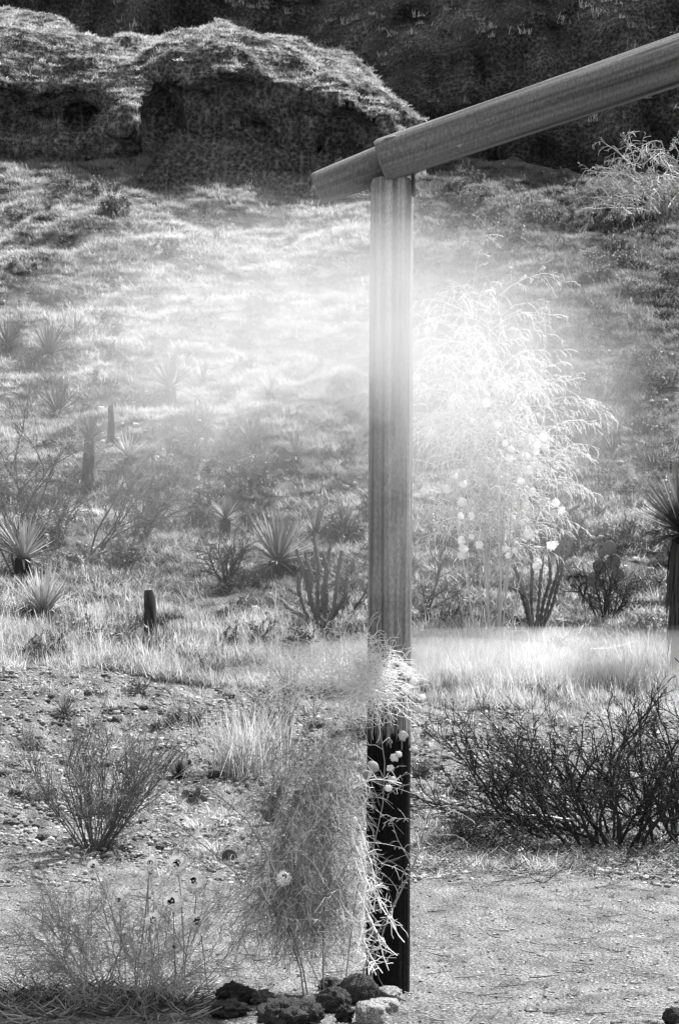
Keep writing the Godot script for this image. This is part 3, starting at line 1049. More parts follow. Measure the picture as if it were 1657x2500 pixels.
	yucca("yucca", "spiky yucca close against the left side of the post", 835, 1315, 10, 74, 120, 0.1)
	yucca("yucca", "spiky yucca right behind the large fan yucca", 772, 1310, 0, 66, 100, 0.12)
	yucca("yucca", "small dark yucca right of the yucca with the leaning skirt", 495, 948, 15, 48, 80, 0.12)
	yucca("yucca", "pale leaved yucca behind the bare arching bush", 315, 1132, 15, 58, 100, 0.24)
	yucca("yucca", "small yucca topmost on the left slope", 185, 828, 10, 48, 80, 0.12)
	yucca("yucca", "yucca cut by the left edge high on the slope", 18, 852, 10, 64, 90, 0.09)
	yucca("yucca", "faint yucca halfway between the leaning skirt yucca and the post", 660, 985, 25, 50, 70, 0.24)
	yucca("yucca", "dark agave like yucca on the right slope", 1495, 1112, 0, 62, 80, 0.08)
	yucca("yucca", "dark clumped yucca on the right slope above the prickly pear", 1455, 1262, 0, 42, 70, 0.07)
	yucca("yucca", "small dark yucca at the foot of the right slope", 1568, 1558, 0, 45, 80, 0.07)
	yucca("yucca", "tall yucca with a shaggy dark trunk cut by the right edge", 1678, 1672, 370, 150, 220, 0.07, 500)

	# bare shrubs
	var bare := {"stems": 4, "len": 1.9, "spread": 0.45, "r": 0.022, "wander": 0.13, "lift": 0.02, "kids": [7, 6, 4], "ratio": 0.42, "angle": 0.6, "twig_lift": 0.01, "stem": 0.05, "twig": 0.06, "min_r": 0.0045, "base": 0.1}
	var list := [
		[50, 1410, "tall bare twiggy shrub with upright branches at the left edge", 2.2, Vector3.ZERO, 5],
		[218, 1365, "bare shrub leaning right with long slanting dark branches", 1.9, Vector3(0.95, 0, 0.1), 6],
		[452, 1135, "bare shrub with two arching branches above the slanting one", 1.2, Vector3(0.25, 0, 0), 4],
		[330, 1340, "fine bare shrub tangled with the slanting dark branches", 1.2, Vector3(0.3, 0, 0), 6],
		[545, 1430, "low dark twiggy shrub left of the large fan yucca", 0.75, Vector3.ZERO, 9],
		[1015, 1520, "thin bare branches slanting up just right of the post", 1.15, Vector3(0.9, 0, 0), 3],
		[1480, 1520, "dark twiggy shrub below the prickly pear on the right", 0.85, Vector3.ZERO, 10],
		[850, 1500, "thin bare shrub half hidden behind the post", 0.9, Vector3.ZERO, 4],
		[125, 1330, "dark dense bare shrub behind the pale leaved edge yucca", 1.0, Vector3.ZERO, 9]]
	for e in list:
		var at := ground_at(e[0], e[1])
		var o := thing("bare_shrub", e[2], "shrub", at, "bare shrubs at the foot of the hillside")
		var c := bare.duplicate()
		c.len = e[3]; c.lean = e[4]; c.stems = e[5]
		shrub(o, c)

	# dead trunk, stump and the grass round it
	var at := ground_at(270, 1085)
	var k := px(at)
	var s := Shape.new()
	s.tube(PackedVector3Array([Vector3(0, -0.1, 0), Vector3(2 * k, 45 * k, 0), Vector3(0, 95 * k, 0.02)]), PackedFloat32Array([11 * k, 9 * k, 7 * k]), 8, grey(0.06))
	s.cap(Vector3(0, 95 * k, 0.02), Vector3.UP, 7 * k, 8, grey(0.15))
	tag(part("dead_trunk", s, stone_mat, self), "thin dark dead trunk standing on the left slope", "dead trunk")
	(get_child(get_child_count() - 1) as Node3D).position = at
	at = ground_at(370, 1560)
	k = px(at)
	var o2 := thing("stump", "dark broken stump standing upright in the grass", "stump", at)
	var pts := PackedVector3Array()
	for j in 9: pts.push_back(Vector3((-0.9 * j) * k, j * 17.0 * k - 0.1, 0))
	var bark := Shape.new()
	bark.tube(pts, PackedFloat32Array([22 * k, 19 * k, 16.5 * k, 15.5 * k, 16 * k, 14 * k, 15 * k, 13.5 * k, 10 * k]), 14, grey(0.06))
	for j in bark.v.size():
		var q := bark.v[j]
		var f := 1.0 + 0.25 * n_fine.get_noise_3dv(q * Vector3(90, 14, 90))
		bark.v[j] = Vector3(q.x * f, q.y + (0.12 * n_fine.get_noise_2d(q.x * 200, q.z * 200) if q.y > 125 * k else 0.0), q.z * f)
		bark.c[j] = grey(clampf(0.09 + 0.14 * n_fine.get_noise_3dv(q * Vector3(120, 20, 120)), 0.015, 0.2))
	part("bark", bark, stone_mat, o2)
	var heart := Shape.new()
	heart.cap(Vector3(-8 * k, 134 * k, 0), Vector3(0.2, 1, 0.2).normalized(), 10 * k, 10, grey(0.3))
	part("broken_top", heart, stone_mat, o2)
	at = ground_at(372, 1602)
	var o3 := thing("grass_clump", "dark drooping grass clump at the foot of the broken stump", "grass clump", at)
	part("blades", tuft(420, 0.55, 0.9, 0.012, 0.6, 0.16), grass_mat, o3, "stuff")
	var bl: MeshInstance3D = o3.get_child(0)
	bl.material_override = twig_mat.duplicate()
	(bl.material_override as StandardMaterial3D).albedo_color = grey(0.38)

	# chollas
	cholla("cane cholla with upright dark stems just left of the post", 785, 1545, [
		[[0, 0], [-25, 70], [-38, 130], [-62, 205]], [[0, 0], [-40, 50], [-55, 100], [-58, 150]], [[0, 0], [-10, 90], [-8, 160], [-18, 235]], [[4, 0], [12, 80], [10, 150], [22, 225]], [[4, 0], [30, 60], [38, 130], [48, 200]],
		[[4, 0], [35, 50], [58, 90], [62, 150]], [[0, 0], [-45, 40], [-80, 60], [-100, 82]], [[0, 30], [-30, 90], [-25, 140], [-40, 190]], [[4, 40], [2, 100], [14, 150], [4, 190]]], 0.09, 10)
	cholla("cane cholla with long thin curving stems right of the post", 1303, 1565, [
		[[0, 0], [-15, 90], [-40, 160], [-72, 225]], [[0, 0], [-6, 100], [-2, 180], [-8, 270]], [[5, 0], [22, 90], [40, 150], [38, 250]], [[8, 0], [50, 100], [72, 180], [80, 310]], [[8, 0], [40, 110], [60, 170], [58, 260]],
		[[0, 0], [-20, 80], [-30, 120], [-52, 130]], [[5, 20], [14, 130], [20, 200], [16, 260]], [[60, 170], [85, 215], [92, 250], [94, 270]], [[78, 300], [92, 320], [104, 326], [112, 330]]], 0.09, 8)
	prickly_pear("dark prickly pear with round pads stacked upright on the right slope", 1482, 1450, [[0, 0, 40, 44, 0.1], [-24, 20, 36, 40, 0.5], [16, 30, 34, 38, -0.4], [-14, 52, 34, 38, 0.2], [12, 62, 36, 40, -0.15], [6, 98, 34, 36, 0.1], [-10, 90, 16, 24, 0.2]], 0.09)
	prickly_pear("dark prickly pear of five pads on the stony bank left of the post", 690, 2020, [[0, 0, 40, 46, 0.2], [-12, 35, 34, 50, 0.35], [12, 36, 36, 46, -0.5], [-2, 72, 26, 36, 0.1], [26, 66, 32, 34, -0.7], [-24, 20, 26, 34, 0.8]], 0.05)
	prickly_pear("small dark prickly pear low on the bank below the dark spiky plant", 478, 1960, [[0, 0, 20, 22, 0.2], [4, 18, 15, 26, -0.1], [14, 10, 22, 16, -0.9], [-10, 4, 18, 16, 0.8]], 0.06)
	prickly_pear("lone round cactus pad standing on the pale sand", 560, 2103, [[0, -2, 38, 37, 0.0]], 0.045)

	# tall pale shrub right of the post
	at = ground_at(1195, 1585)
	var o4 := thing("pale_weeping_shrub", "tall pale weeping shrub full of fine twigs and white discs, right of the post", "shrub", at)
	var tips := shrub(o4, {"stems": 15, "len": 5.3, "spread": 0.15, "lean": Vector3(-0.01, 0, 0), "r": 0.012, "wander": 0.04, "lift": -0.01, "kids": [28, 8, 6], "ratio": 0.23, "angle": 0.85, "twig_lift": -0.22, "from": 0.34, "stem": 0.36, "twig": 0.6, "min_r": 0.0036, "base": 0.3})
	var stalks := Shape.new()
	for q in [[1068, 1292], [1080, 1275], [1070, 1258], [1107, 1268], [1088, 1248], [1178, 1290], [1190, 1280], [1165, 1275], [1225, 1245], [1282, 1264], [1270, 1272], [1235, 1318], [1248, 1306], [1225, 1140], [1240, 1040], [1254, 1020], [1262, 1040], [1232, 1050], [1180, 1045], [1215, 1098], [1240, 1082], [1292, 1190], [1285, 1172], [1060, 1200], [1062, 1170], [1072, 1128], [1050, 1108], [1206, 1120], [1160, 1030], [1105, 855], [1150, 990], [1170, 1066], [1130, 940], [1225, 1062], [1208, 1176], [1040, 1140], [1092, 1200]]:
		var p := point_at(q[0] * 1.0567, q[1] * 1.0567, -at.z + rng.randf_range(-1.1, -0.4)) - at
		var w := rng.randf_range(0.08, 0.16)
		add_pad(o4, p, w, w * rng.randf_range(0.9, 1.2), rng.randf_range(-0.7, 0.7), rng.randf_range(-0.9, 0.9), 0.9, rng.randf_range(-0.4, 0.4))
		stalks.tube(path(p + Vector3(0, w * 0.5, 0), Vector3(rng.randfn() * 0.3, 1, 0), 0.45, 4, 0.15, 0.0), taper(5, 0.007, 0.005), 3, grey(0.6))
	part("stalks", stalks, twig_mat, o4, "stuff")
	# pale tangled bush at the upper right
	at = ground_at(1625, 520)
	var o5 := thing("pale_tangled_bush", "pale tangled bush of curling twigs at the right edge, below the log rail", "shrub", at)
	shrub(o5, {"stems": 26, "len": 2.9, "spread": 1.15, "r": 0.035, "wander": 0.1, "lift": -0.05, "kids": [10, 7, 4], "ratio": 0.42, "angle": 0.8, "twig_lift": -0.14, "stem": 0.35, "twig": 0.42, "min_r": 0.009, "base": 0.5})

	# pale rocks and fallen wood on the grass
	for e in [[1370, 1535, 66, 30, 0.6, "pale domed rock in the grass right of the curving cholla"], [1262, 1562, 46, 26, 0.6, "pale rock at the foot of the curving cholla"], [585, 1135, 52, 22, 0.3, "dark rock of the small pile left of the post"], [615, 1128, 34, 18, 0.5, "paler rock of the small pile left of the post"], [555, 1128, 30, 18, 0.5, "left rock of the small pile left of the post"], [395, 1168, 34, 13, 0.62, "flat pale rock below the arching bare bush"], [870, 1090, 40, 6, 0.6, "flat pale rock beside the left side of the post"], [1260, 860, 40, 26, 0.6, "pale rock in the bright upper part of the hillside right of the post"]]:
		var p := ground_at(e[0], e[1])
		var kk := px(p)
		stone("rock", e[5], p, e[2] * kk, e[3] * kk, e[2] * kk * 0.8, e[4], rng.randf() * 6)
	for e in [[505, 1590, 80, 0.25, "thin pale fallen stick in the grass below the stump"], [1500, 1600, 120, -0.2, "pale fallen branch in the grass at the right"], [1540, 1590, 90, 0.35, "second pale fallen branch crossing the longer one at the right"], [180, 1735, 62, -0.85, "pale broken branch leaning on the bank at the left"]]:
		var p := ground_at(e[0], e[1])
		var kk := px(p)
		var st := Shape.new()
		st.tube(path(Vector3(-e[2] * kk / 2, 0.05, 0), Vector3(cos(e[3]), -sin(e[3]) * 0.7, 0.2), e[2] * kk, 6, 0.06, 0.0), taper(7, 0.03, 0.014), 7, grey(0.6))
		st.tube(path(Vector3(0, 0.05, 0), Vector3(0.7, 0.35, 0.1), e[2] * kk * 0.4, 4, 0.1, 0.0), taper(5, 0.015, 0.006), 5, grey(0.55))
		var m := part("fallen_branch", st, twig_mat, self)
		m.position = p + Vector3(0, 0.1 if e[3] < -0.5 else 0.03, 0)
		tag(m, e[4], "branch")

func middle() -> void:
	# loose stones of the bank
	var label := "loose stone lying on the stony bank"
	var group := "loose stones on the stony bank"
	var protos := []
	for k in 6: protos.push_back(stone("bank_stone", label, Vector3.ZERO, 0.15, 0.07, 0.13, 0.16 + 0.045 * k, 0.0, 0.4, group))
	var made := 0
	while made < 110:
		var u := rng.randf_range(0, 1250)
		var v := rng.randf_range(1690, 2075)
		if u > 860 and u < 1000: continue
		var at := ground_at(u, v)
		if -at.z > 32: continue
		var sc := rng.randf_range(0.35, 1.0) * (1.5 if rng.randf() < 0.12 else 1.0)
		label = by_landmark(("small" if sc < 0.55 else "middling" if sc < 0.85 else "large") + " loose stone", BANK_MARKS, u, v, group)[0]
		if made < 6:
			protos[made].set_meta("label", label)
			protos[made].position = at
			protos[made].scale = Vector3.ONE * sc
		else: copy(protos[made % 6], at, rng.randf() * TAU, sc, label, group)
		made += 1
	var pebbles := []
	for k in 3:
		var s := Shape.new()
		s.lump(Vector3(0, 0.3, 0), Basis.from_scale(Vector3(1, 0.6, 0.8)), ico1, n_fine, 0.5, 14.0, grey(1), Vector3(k * 7, 2, 0), 0.3)
		pebbles.push_back(s.mesh())
	var spots := []
	for k in 34000:
		var d := rng.randf_range(20.5, 31.5)
		var x := rng.randf_range(-1, 1) * (d * 0.145 + 0.3)
		if rng.randf() > smoothstep(20.0, 23.5, d + n_mid.get_noise_2d(x * 2, d) * 3.0): continue
		var sc := 0.009 + 0.028 * pow(rng.randf(), 3.0)
		spots.push_back([Vector3(x, height(x, d), -d), Basis(Vector3.UP, rng.randf() * TAU).scaled(Vector3(sc, sc * rng.randf_range(0.6, 1.3), sc)), rng.randf_range(0.06, 0.3) if rng.randf() < 0.94 else 0.42, k % 3])
	for k in 9000:
		var d := 12.0 + 10.0 * rng.randf()
		var x := rng.randf_range(-1, 1) * (d * 0.145 + 0.2)
		var sc := 0.004 + 0.011 * pow(rng.randf(), 4.0)
		spots.push_back([Vector3(x, height(x, d), -d), Basis(Vector3.UP, rng.randf() * TAU).scaled(Vector3(sc, sc * 0.8, sc)), rng.randf_range(0.04, 0.4), k % 3])
	scatter("gravel", "gravel strewn over the bank and the sand", "gravel", pebbles, matte, spots)
	var straws := Shape.new()
	straws.tube(path(Vector3.ZERO, Vector3(1, 0.1, 0.1), 1.0, 4, 0.12, -0.02), taper(5, 0.03, 0.015), 4, grey(1))
	spots = []
	for k in 700:
		var d := rng.randf_range(12.2, 22.5)
		var x := rng.randf_range(-1, 1) * (d * 0.145 + 0.2)
		var l := rng.randf_range(0.04, 0.2)
		spots.push_back([Vector3(x, height(x, d) + 0.006, -d), Basis(Vector3.UP, rng.randf() * TAU).scaled(Vector3(l, l, l)), rng.randf_range(0.04, 0.3), 0])
	scatter("fallen_twigs", "short fallen twigs scattered over the sand", "twigs", [straws.mesh()], matte, spots)
	# sparse dry tufts on bank and sand
	var tufts := [tuft(26, 0.2, 1.0, 0.006, 0.4, 0.03).mesh(), tuft(20, 0.14, 1.2, 0.006, 0.3, 0.04).mesh()]
	spots = []
	for k in 2600:
		var d := rng.randf_range(21.0, 31.6)
		var x := rng.randf_range(-1, 1) * (d * 0.145 + 0.3)
		if n_mid.get_noise_2d(x * 1.3 + 9, d * 1.3) < 0.05: continue
		var sc := rng.randf_range(0.5, 1.4)
		spots.push_back([Vector3(x, height(x, d), -d), Basis(Vector3.UP, rng.randf() * TAU).scaled(Vector3.ONE * sc), rng.randf_range(0.2, 0.7), k % 2])
	for k in 1500:
		var d := rng.randf_range(12.3, 21.0)
		var x := rng.randf_range(-1, 1) * (d * 0.145 + 0.2)
		if n_mid.get_noise_2d(x * 2.0 + 30, d * 2.0) < -0.02: continue
		spots.push_back([Vector3(x, height(x, d), -d), Basis(Vector3.UP, rng.randf() * TAU).scaled(Vector3.ONE * rng.randf_range(0.15, 0.4)), rng.randf_range(0.08, 0.3), k % 2])
	scatter("sparse_grass", "sparse low tufts on the bank and the sand", "grass", tufts, grass_mat, spots)

	var at := ground_at(227, 2075)
	var o := thing("fan_shrub", "dark fan shaped twiggy shrub on the sand at the left", "shrub", at)
	var tips := shrub(o, {"stems": 30, "len": 1.06, "spread": 0.72, "r": 0.009, "wander": 0.06, "lift": 0.02, "kids": [9, 6], "ratio": 0.4, "angle": 0.45, "twig_lift": 0.03, "stem": 0.08, "twig": 0.14, "min_r": 0.0025, "base": 0.08})
	leaflets(o, tips, 2, 0.02, 0.14, 0.15)
	at = ground_at(690, 1845)
	o = thing("bank_shrub", "dark twiggy shrub on the bank right of the pale grass clump", "shrub", at)
	tips = shrub(o, {"stems": 16, "len": 0.95, "spread": 0.8, "r": 0.009, "wander": 0.08, "lift": 0.02, "kids": [6, 4], "ratio": 0.4, "angle": 0.5, "twig_lift": 0.02, "stem": 0.05, "twig": 0.07, "min_r": 0.003, "base": 0.1, "lean": Vector3(-0.2, 0, 0)})
	leaflets(o, tips, 3, 0.03, 0.14)
	at = ground_at(605, 1890)
	o = thing("grass_clump", "tall pale grass clump on the bank left of the dark twiggy shrub", "grass clump", at)
	part("blades", tuft(700, 0.95, 0.55, 0.008, 0.3, 0.2), grass_mat, o, "stuff")
	(o.get_child(0) as MeshInstance3D).material_override = grass_mat.duplicate()
	((o.get_child(0) as MeshInstance3D).material_override as StandardMaterial3D).albedo_color = Color(0.55, 0.55, 0.55).linear_to_srgb()
	yucca("spiky_plant", "blackish spiky plant on the bank above the fan shrub", 440, 1900, 0, 52, 120, 0.035, 40, "", 0.2)
	yucca("spiky_plant", "low dark spiky plant beside the pale broken branch", 160, 1745, 0, 60, 90, 0.12, 0, "", 0.3)
	for e in [[455, 1760, 0.8, "low dark bush at the middle of the bank"], [400, 1775, 0.5, "small dark bush left of the middle bank bush"], [330, 1690, 0.6, "small dark bush under the lip of the bank"], [1145, 2060, 0.9, "low dark bush at the left end of the big bare bush"], [1105, 1945, 0.6, "small dark bush between the post and the big bare bush"], [1030, 1890, 0.6, "small grey bush close right of the post"], [70, 1830, 0.6, "small dark bush on the bank at the left edge"], [250, 1990, 0.8, "low grey bush behind the fan shrub"], [100, 1960, 0.7, "low bush left of the fan shrub"], [900, 1790, 0.7, "low bush behind the post on the bank"], [560, 1800, 0.5, "tiny bush at the left foot of the pale grass clump"]]:
		var p := ground_at(e[0], e[1])
		o = thing("low_bush", e[3], "shrub", p, "low bushes on the bank")
		tips = shrub(o, {"stems": 12, "len": 0.32 * e[2], "spread": 1.0, "r": 0.007, "wander": 0.14, "lift": 0.03, "kids": [6, 4], "ratio": 0.5, "angle": 0.7, "twig_lift": 0.02, "stem": 0.06, "twig": 0.1, "min_r": 0.003, "base": 0.1 * e[2]})
		leaflets(o, tips, 2, 0.03, 0.1)

	# the big bare bush at the right
	var big := {"stems": 24, "len": 1.45, "spread": 0.95, "r": 0.018, "wander": 0.13, "lift": 0.0, "kids": [8, 6, 3], "ratio": 0.42, "angle": 0.6, "twig_lift": 0.02, "stem": 0.03, "twig": 0.035, "min_r": 0.003, "base": 0.5}
	for e in [[1500, 2062, 26, 1.2, Vector3(-0.1, 0, 0), "big tangled bare bush with dark stems right of the post"], [1380, 2035, 14, 1.3, Vector3(-0.85, 0, 0), "arching bare branches leaning left out of the big bare bush"], [1665, 2050, 18, 1.25, Vector3(0, 0, 0), "dense bare bush cut by the right edge"]]:
		var c := big.duplicate()
		c.stems = e[2]; c.len = e[3]; c.lean = e[4]
		o = thing("bare_bush", e[5], "shrub", ground_at(e[0], e[1]), "big bare bushes at the right")
		shrub(o, c)
	at = ground_at(1330, 2020)
	var st := Shape.new()
	st.tube(path(Vector3(-0.2, 0.12, 0.3), Vector3(1, -0.1, 0.1), 0.55, 6, 0.1, 0.0), taper(7, 0.014, 0.01), 6, grey(0.7))
	var br := part("fallen_branch", st, twig_mat, self)
	br.position = at
	tag(br, "pale bare branch lying in front of the big bare bush", "branch")
	# litter under it; at the bottom left dark bits added as a shadow strip
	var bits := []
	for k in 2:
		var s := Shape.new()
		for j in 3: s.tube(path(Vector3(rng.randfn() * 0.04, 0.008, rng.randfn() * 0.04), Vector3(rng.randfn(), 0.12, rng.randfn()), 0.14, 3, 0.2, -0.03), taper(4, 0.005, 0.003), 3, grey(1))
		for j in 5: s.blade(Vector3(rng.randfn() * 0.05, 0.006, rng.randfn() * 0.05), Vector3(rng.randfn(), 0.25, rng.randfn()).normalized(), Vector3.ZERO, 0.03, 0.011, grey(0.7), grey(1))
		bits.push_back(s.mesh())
	spots = []
	for k in 2600:
		var p := Vector3.ZERO
		if k % 3 < 2: p = ground_at(1020 + 650 * rng.randf(), 2050 + 60 * rng.randf() + 25 * rng.randfn())
		else: p = ground_at(-20 + 500 * rng.randf(), 2445 + 22 * rng.randfn())  # dark bits stand in for the cast shadow here
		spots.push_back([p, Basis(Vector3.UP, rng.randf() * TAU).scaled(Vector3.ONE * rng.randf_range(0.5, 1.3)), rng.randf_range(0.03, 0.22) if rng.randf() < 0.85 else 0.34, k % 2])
	scatter("litter_and_shade", "dark leaf and twig litter on the sand, added at bottom left as a shadow strip", "litter", bits, leaf_mat, spots)

func foreground() -> void:
	# stones at the foot of the post
	for e in [[574, 2452, 80, 50, 0.09, 0.47, "dark angular stone leftmost of the stones at the post"], [560, 2482, 90, 38, 0.10, 0.42, "dark low stone in front of the leftmost angular one"], [640, 2454, 60, 36, 0.18, 0.35, "grey stone with a white patch beside the dark angular stone"], [646, 2456, 16, 14, 0.7, 0.2, "small white pebble in front of the grey stone"], [690, 2508, 120, 66, 0.10, 0.47, "largest dark stone at the bottom edge of the picture"], [748, 2498, 74, 56, 0.09, 0.42, "black stone below the round grey pad"], [815, 2470, 76, 56, 0.10, 0.37, "dark rounded stone left of the big smooth one"], [877, 2452, 94, 70, 0.12, 0.18, "big smooth grey stone against the left foot of the post"], [808, 2418, 50, 30, 0.12, 0.52, "small dark stone behind the dark rounded one"], [848, 2404, 34, 20, 0.6, 0.4, "small pale stone behind the big smooth one"], [842, 2494, 40, 38, 0.09, 0.6, "rough dark stone between the black stone and the pale rock"]]:
		var p := ground_at(e[0], e[1])
		var kk := px(p)
		stone("post_stone", e[6], p, e[2] * kk * 1.08, e[3] * kk * 1.2, e[2] * kk * 0.95, e[4], rng.randf() * 6, e[5])
	for e in [[948, 2446, 84, 34, 0.5, "pale upper slab of stone against the foot of the post"], [936, 2470, 96, 30, 0.6, "pale thin slab of stone below the upper slab"], [904, 2500, 92, 52, 0.58, "pale rough stone left of the thin slab"]]:
		var p := ground_at(e[0], e[1])
		var kk := px(p)
		stone("stone_slab", e[5], p, e[2] * kk * 1.1, e[3] * kk * 1.4, e[2] * kk * 0.75, e[4], rng.randf() * 6, 0.3, "", true)
	for e in [[1552, 2512, 125, 34, 0.4, "flat dark stone with a pale top at the bottom right corner"], [1642, 2500, 50, 46, 0.08, "rough dark stone in the bottom right corner"]]:
		var p := ground_at(e[0], e[1])
		var kk := px(p)
		stone("corner_stone", e[5], p, e[2] * kk, e[3] * kk, e[2] * kk * 0.7, e[4], 0.2, 0.3, "", e[2] > 100)
	prickly_pear("round grey cactus pad among the dark stones at the post", 756, 2462, [[0, 0, 42, 38, 0.1]], 0.3)

	# drooping shrub against the left of the post
	var at := ground_at(785, 2440)
	var k := px(at)
	var o := thing("drooping_shrub", "dense drooping shrub of fine pale twigs against the left side of the post", "shrub", at)
	var tips := shrub(o, {"stems": 6, "len": 1.95, "spread": 0.14, "lean": Vector3(-0.06, 0, 0), "r": 0.005, "wander": 0.13, "lift": 0.0, "kids": [12, 5, 5], "ratio": 0.15, "angle": 0.8, "twig_lift": -0.24, "from": 0.3, "stem": 0.2, "twig": 0.4, "min_r": 0.0015, "base": 0.32})
	# the curtain of fine twigs that hangs from them
	var drape := Shape.new()
	for j in 1700:
		var f := pow(rng.randf(), 0.7)
		var clump := j % 30
		var cu := 690.0 + 190.0 * fmod(clump * 0.618, 1.0)
		var p := point_at(minf(cu + (14 + 30 * f) * rng.randfn() - 45 * f, 880), lerpf(1720 + 110.0 * fmod(clump * 0.377, 1.0), 2200 + 90.0 * fmod(clump * 0.777, 1.0), f) + 20 * rng.randfn(), -at.z + 0.16 * rng.randfn() + 0.1) - at
		var g := rng.randf_range(0.1, 0.3) if rng.randf() < 0.6 else rng.randf_range(0.35, 0.7)
		var drop := minf(rng.randf_range(0.15, 0.5), maxf(p.y * 0.95, 0.08))
		var pts := path(p, Vector3(rng.randfn() * 0.5 - 0.15, -0.6 + rng.randfn() * 0.4, rng.randfn() * 0.4), drop, 6, 0.3, -0.1)
		drape.tube(pts, taper(7, 0.0015, 0.001), 3, grey(g))
		for e in 4:
			var q := pts[1 + rng.randi() % 4]
			drape.tube(path(q, aside(pts[3] - pts[2], rng.randf_range(0.5, 1.1)), rng.randf_range(0.04, 0.13), 2, 0.15, -0.08), taper(3, 0.0012, 0.0008), 3, grey(g * rng.randf_range(0.7, 1.3)))
	part("hanging_twigs", drape, twig_mat, o, "stuff")
	# stouter bleached twigs that hang out over the darkened wood
	var pale := Shape.new()
	for e in [[862, 1925, 0.9, 0.5, 0.32], [868, 2000, 0.35, -1.0, 0.55], [880, 2060, 0.3, -1.0, 0.6], [885, 2120, 0.25, -1.0, 0.5], [875, 2180, 0.2, -1.0, 0.45], [895, 2230, 0.3, -1.0, 0.35], [880, 2260, 0.25, -1.0, 0.3], [870, 2300, 0.1, -1.0, 0.22], [905, 2150, 0.35, -1.0, 0.42], [865, 2100, 0.3, -1.0, 0.55], [860, 2030, 0.1, -1.0, 0.5]]:
		var p := point_at(e[0], e[1], -at.z - 0.02 - rng.randf() * 0.12) - at
		var pts := path(p, Vector3(e[2], e[3], 0.05), e[4], 8, 0.16, -0.12 if e[3] > 0 else 0.0)
		pale.tube(pts, taper(9, 0.0038, 0.0025), 5, grey(0.8))
		for j in 9:
			var q := pts[1 + rng.randi() % 7]
			var dirn := Vector3(rng.randf_range(-0.9, 1.0), rng.randf_range(-0.7, 0.45), rng.randf_range(-0.2, 0.4))
			var pts2 := path(q, dirn, rng.randf_range(0.04, 0.13), 4, 0.3, -0.04)
			pale.tube(pts2, taper(5, 0.0026, 0.0018), 4, grey(0.8))
			if rng.randf() < 0.5: pale.tube(path(pts2[2], dirn + Vector3(rng.randfn(), rng.randfn(), 0) * 0.5, 0.05, 2, 0.1, 0.0), taper(3, 0.0024, 0.002), 4, grey(0.8))
	part("bleached_twigs", pale, twig_mat, o, "stuff")
	# the pale mound of twigs at its top
	var mound := Shape.new()
	for j in 1100:
		var p := point_at((rng.randf_range(640, 960) if rng.randf() < 0.6 else rng.randf_range(860, 960)), 1655 + 40 * rng.randfn(), -at.z - rng.randf() * 0.2) - at
		mound.tube(path(p, Vector3(rng.randf_range(-1, 1), rng.randf_range(-0.3, 0.5), rng.randfn() * 0.3), rng.randf_range(0.08, 0.3), 7, 0.34, -0.1), taper(8, 0.0015, 0.001), 3, grey(rng.randf_range(0.65, 0.9)))
	part("pale_twigs", mound, twig_mat, o, "stuff")
	for q in [[938, 1552, 26, 0.8], [925, 1540, 20, 0.8], [946, 1590, 24, 0.8], [952, 1575, 20, 0.8], [915, 1555, 18, 0.8], [975, 1612, 18, 0.7], [962, 1640, 20, 0.55], [966, 1688, 18, 0.6], [932, 1700, 22, 0.55], [905, 1748, 20, 0.6], [917, 1740, 16, 0.6], [902, 1800, 22, 0.65], [899, 1775, 14, 0.8], [905, 1772, 12, 0.8], [900, 1820, 16, 0.75], [955, 1730, 20, 0.5], [830, 1532, 18, 0.75], [760, 1815, 30, 0.2], [735, 1835, 26, 0.18], [690, 1925, 34, 0.3], [700, 1950, 26, 0.24], [668, 2020, 26, 0.3], [872, 1768, 26, 0.25], [758, 1835, 20, 0.7], [850, 1790, 24, 0.2], [815, 1815, 26, 0.2]]:
		var p := point_at(q[0] * 1.0567, q[1] * 1.0567, -at.z - rng.randf_range(0.0, 0.16)) - at
		add_pad(o, p - Vector3(0, q[2] * k * 0.5, 0), q[2] * k, q[2] * k * rng.randf_range(0.85, 1.2), rng.randf_range(-0.5, 0.5), rng.randf_range(-0.8, 0.8), q[3], rng.randf_range(-0.5, 0.3))

	# low shrub with woolly seed heads at the bottom left
	at = ground_at(330, 2452)
	k = px(at)
	o = thing("seed_head_shrub", "low wiry shrub with round woolly seed heads at the bottom left", "shrub", at)
	shrub(o, {"stems": 28, "len": 0.72, "spread": 1.0, "r": 0.004, "wander": 0.09, "lift": 0.015, "kids": [10, 7, 5], "ratio": 0.42, "angle": 0.7, "twig_lift": -0.03, "stem": 0.2, "twig": 0.3, "min_r": 0.0011, "base": 0.35})
	var curls := Shape.new()
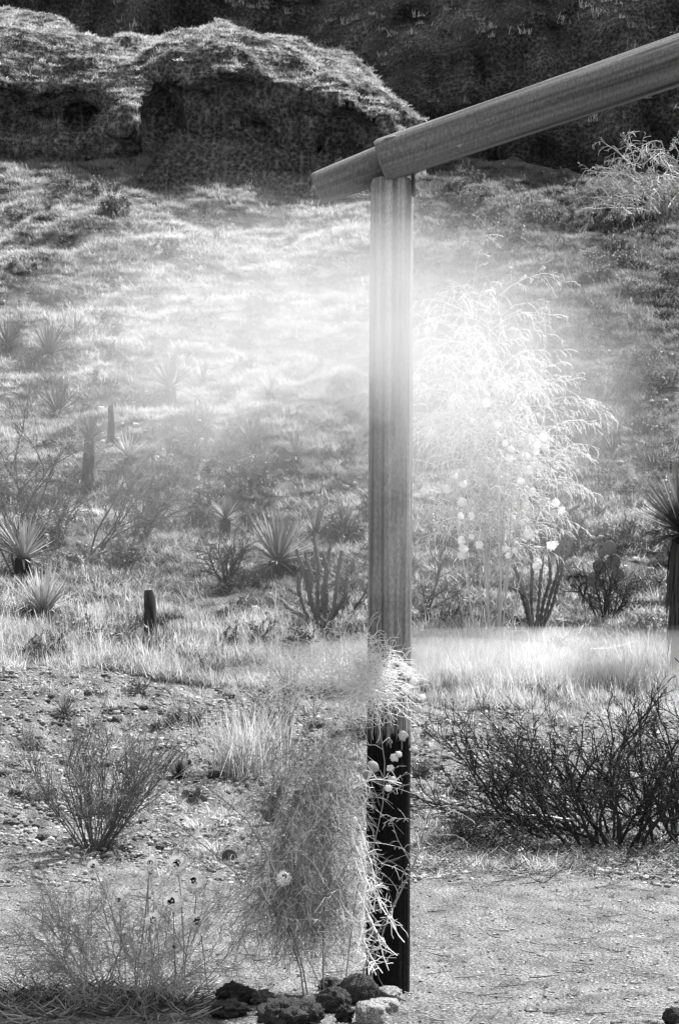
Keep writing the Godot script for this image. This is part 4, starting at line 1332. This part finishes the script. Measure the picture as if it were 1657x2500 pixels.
	for j in 46:
		var p := point_at(rng.randf_range(120, 640), 2110 + 70 * absf(rng.randfn()), -at.z + rng.randfn() * 0.15) - at
		curls.tube(path(p, Vector3(rng.randfn(), rng.randfn() * 0.6, rng.randfn() * 0.4), rng.randf_range(0.08, 0.3), 6, 0.16, -0.05), taper(7, 0.002, 0.0013), 3, grey(0.7))
	part("pale_curling_twigs", curls, twig_mat, o, "stuff")
	for q in [[408, 2000, 21], [452, 2042, 22], [348, 1996, 15], [345, 2022, 14], [400, 2088, 20], [460, 2132, 21], [358, 2130, 19], [290, 2166, 15], [402, 2186, 17], [275, 2082, 13], [216, 2002, 13], [655, 2030, 15]]:
		var p := point_at(q[0] * 1.0567, q[1] * 1.0567, -at.z + rng.randf_range(-0.1, 0.2)) - at
		var r: float = q[2] * k * 1.7
		var tw := Shape.new()
		var face := Vector3(rng.randf_range(-0.4, 0.3), rng.randf_range(0.1, 0.6), 1.0).normalized()
		var a := face.cross(Vector3.UP).normalized()
		var b := a.cross(face)
		tw.lump(p, Basis.from_scale(Vector3.ONE * r * 0.62), ico3, n_fine, 0.5, 60.0, grey(0.9), Vector3(r * 900.0, 3, 0), 0.15)
		for j in 200:   # woolly rays round a dark heart
			var d := Vector3(rng.randfn(), rng.randfn() + 0.35, rng.randfn()).normalized()
			if d.dot(face) > 0.6: continue
			tw.blade(p + d * r * 0.25, d, Vector3(0, -0.15, 0), r * rng.randf_range(0.5, 0.85), r * 0.12, grey(rng.randf_range(0.8, 0.92)), grey(0.95))
		var head := part("seed_head", tw, twig_mat, o)
		var core := Shape.new()
		core.lump(p + face * r * 0.45, Basis(a, b, face).scaled_local(Vector3(r * 0.28, r * 0.28, r * 0.2)), ico2, n_fine, 0.5, 30.0, grey(0.14), Vector3(r, 0, 0), 0.6)
		part("seed_core", core, matte, head)
		var stalk := Shape.new()
		stalk.tube(path(p - face * r * 0.3, Vector3(rng.randfn() * 0.3, -1, rng.randfn() * 0.2), maxf(0.1, p.y * 0.9), 6, 0.08, 0.0), taper(7, 0.003, 0.004), 4, grey(0.2))
		part("stalk", stalk, twig_mat, head)
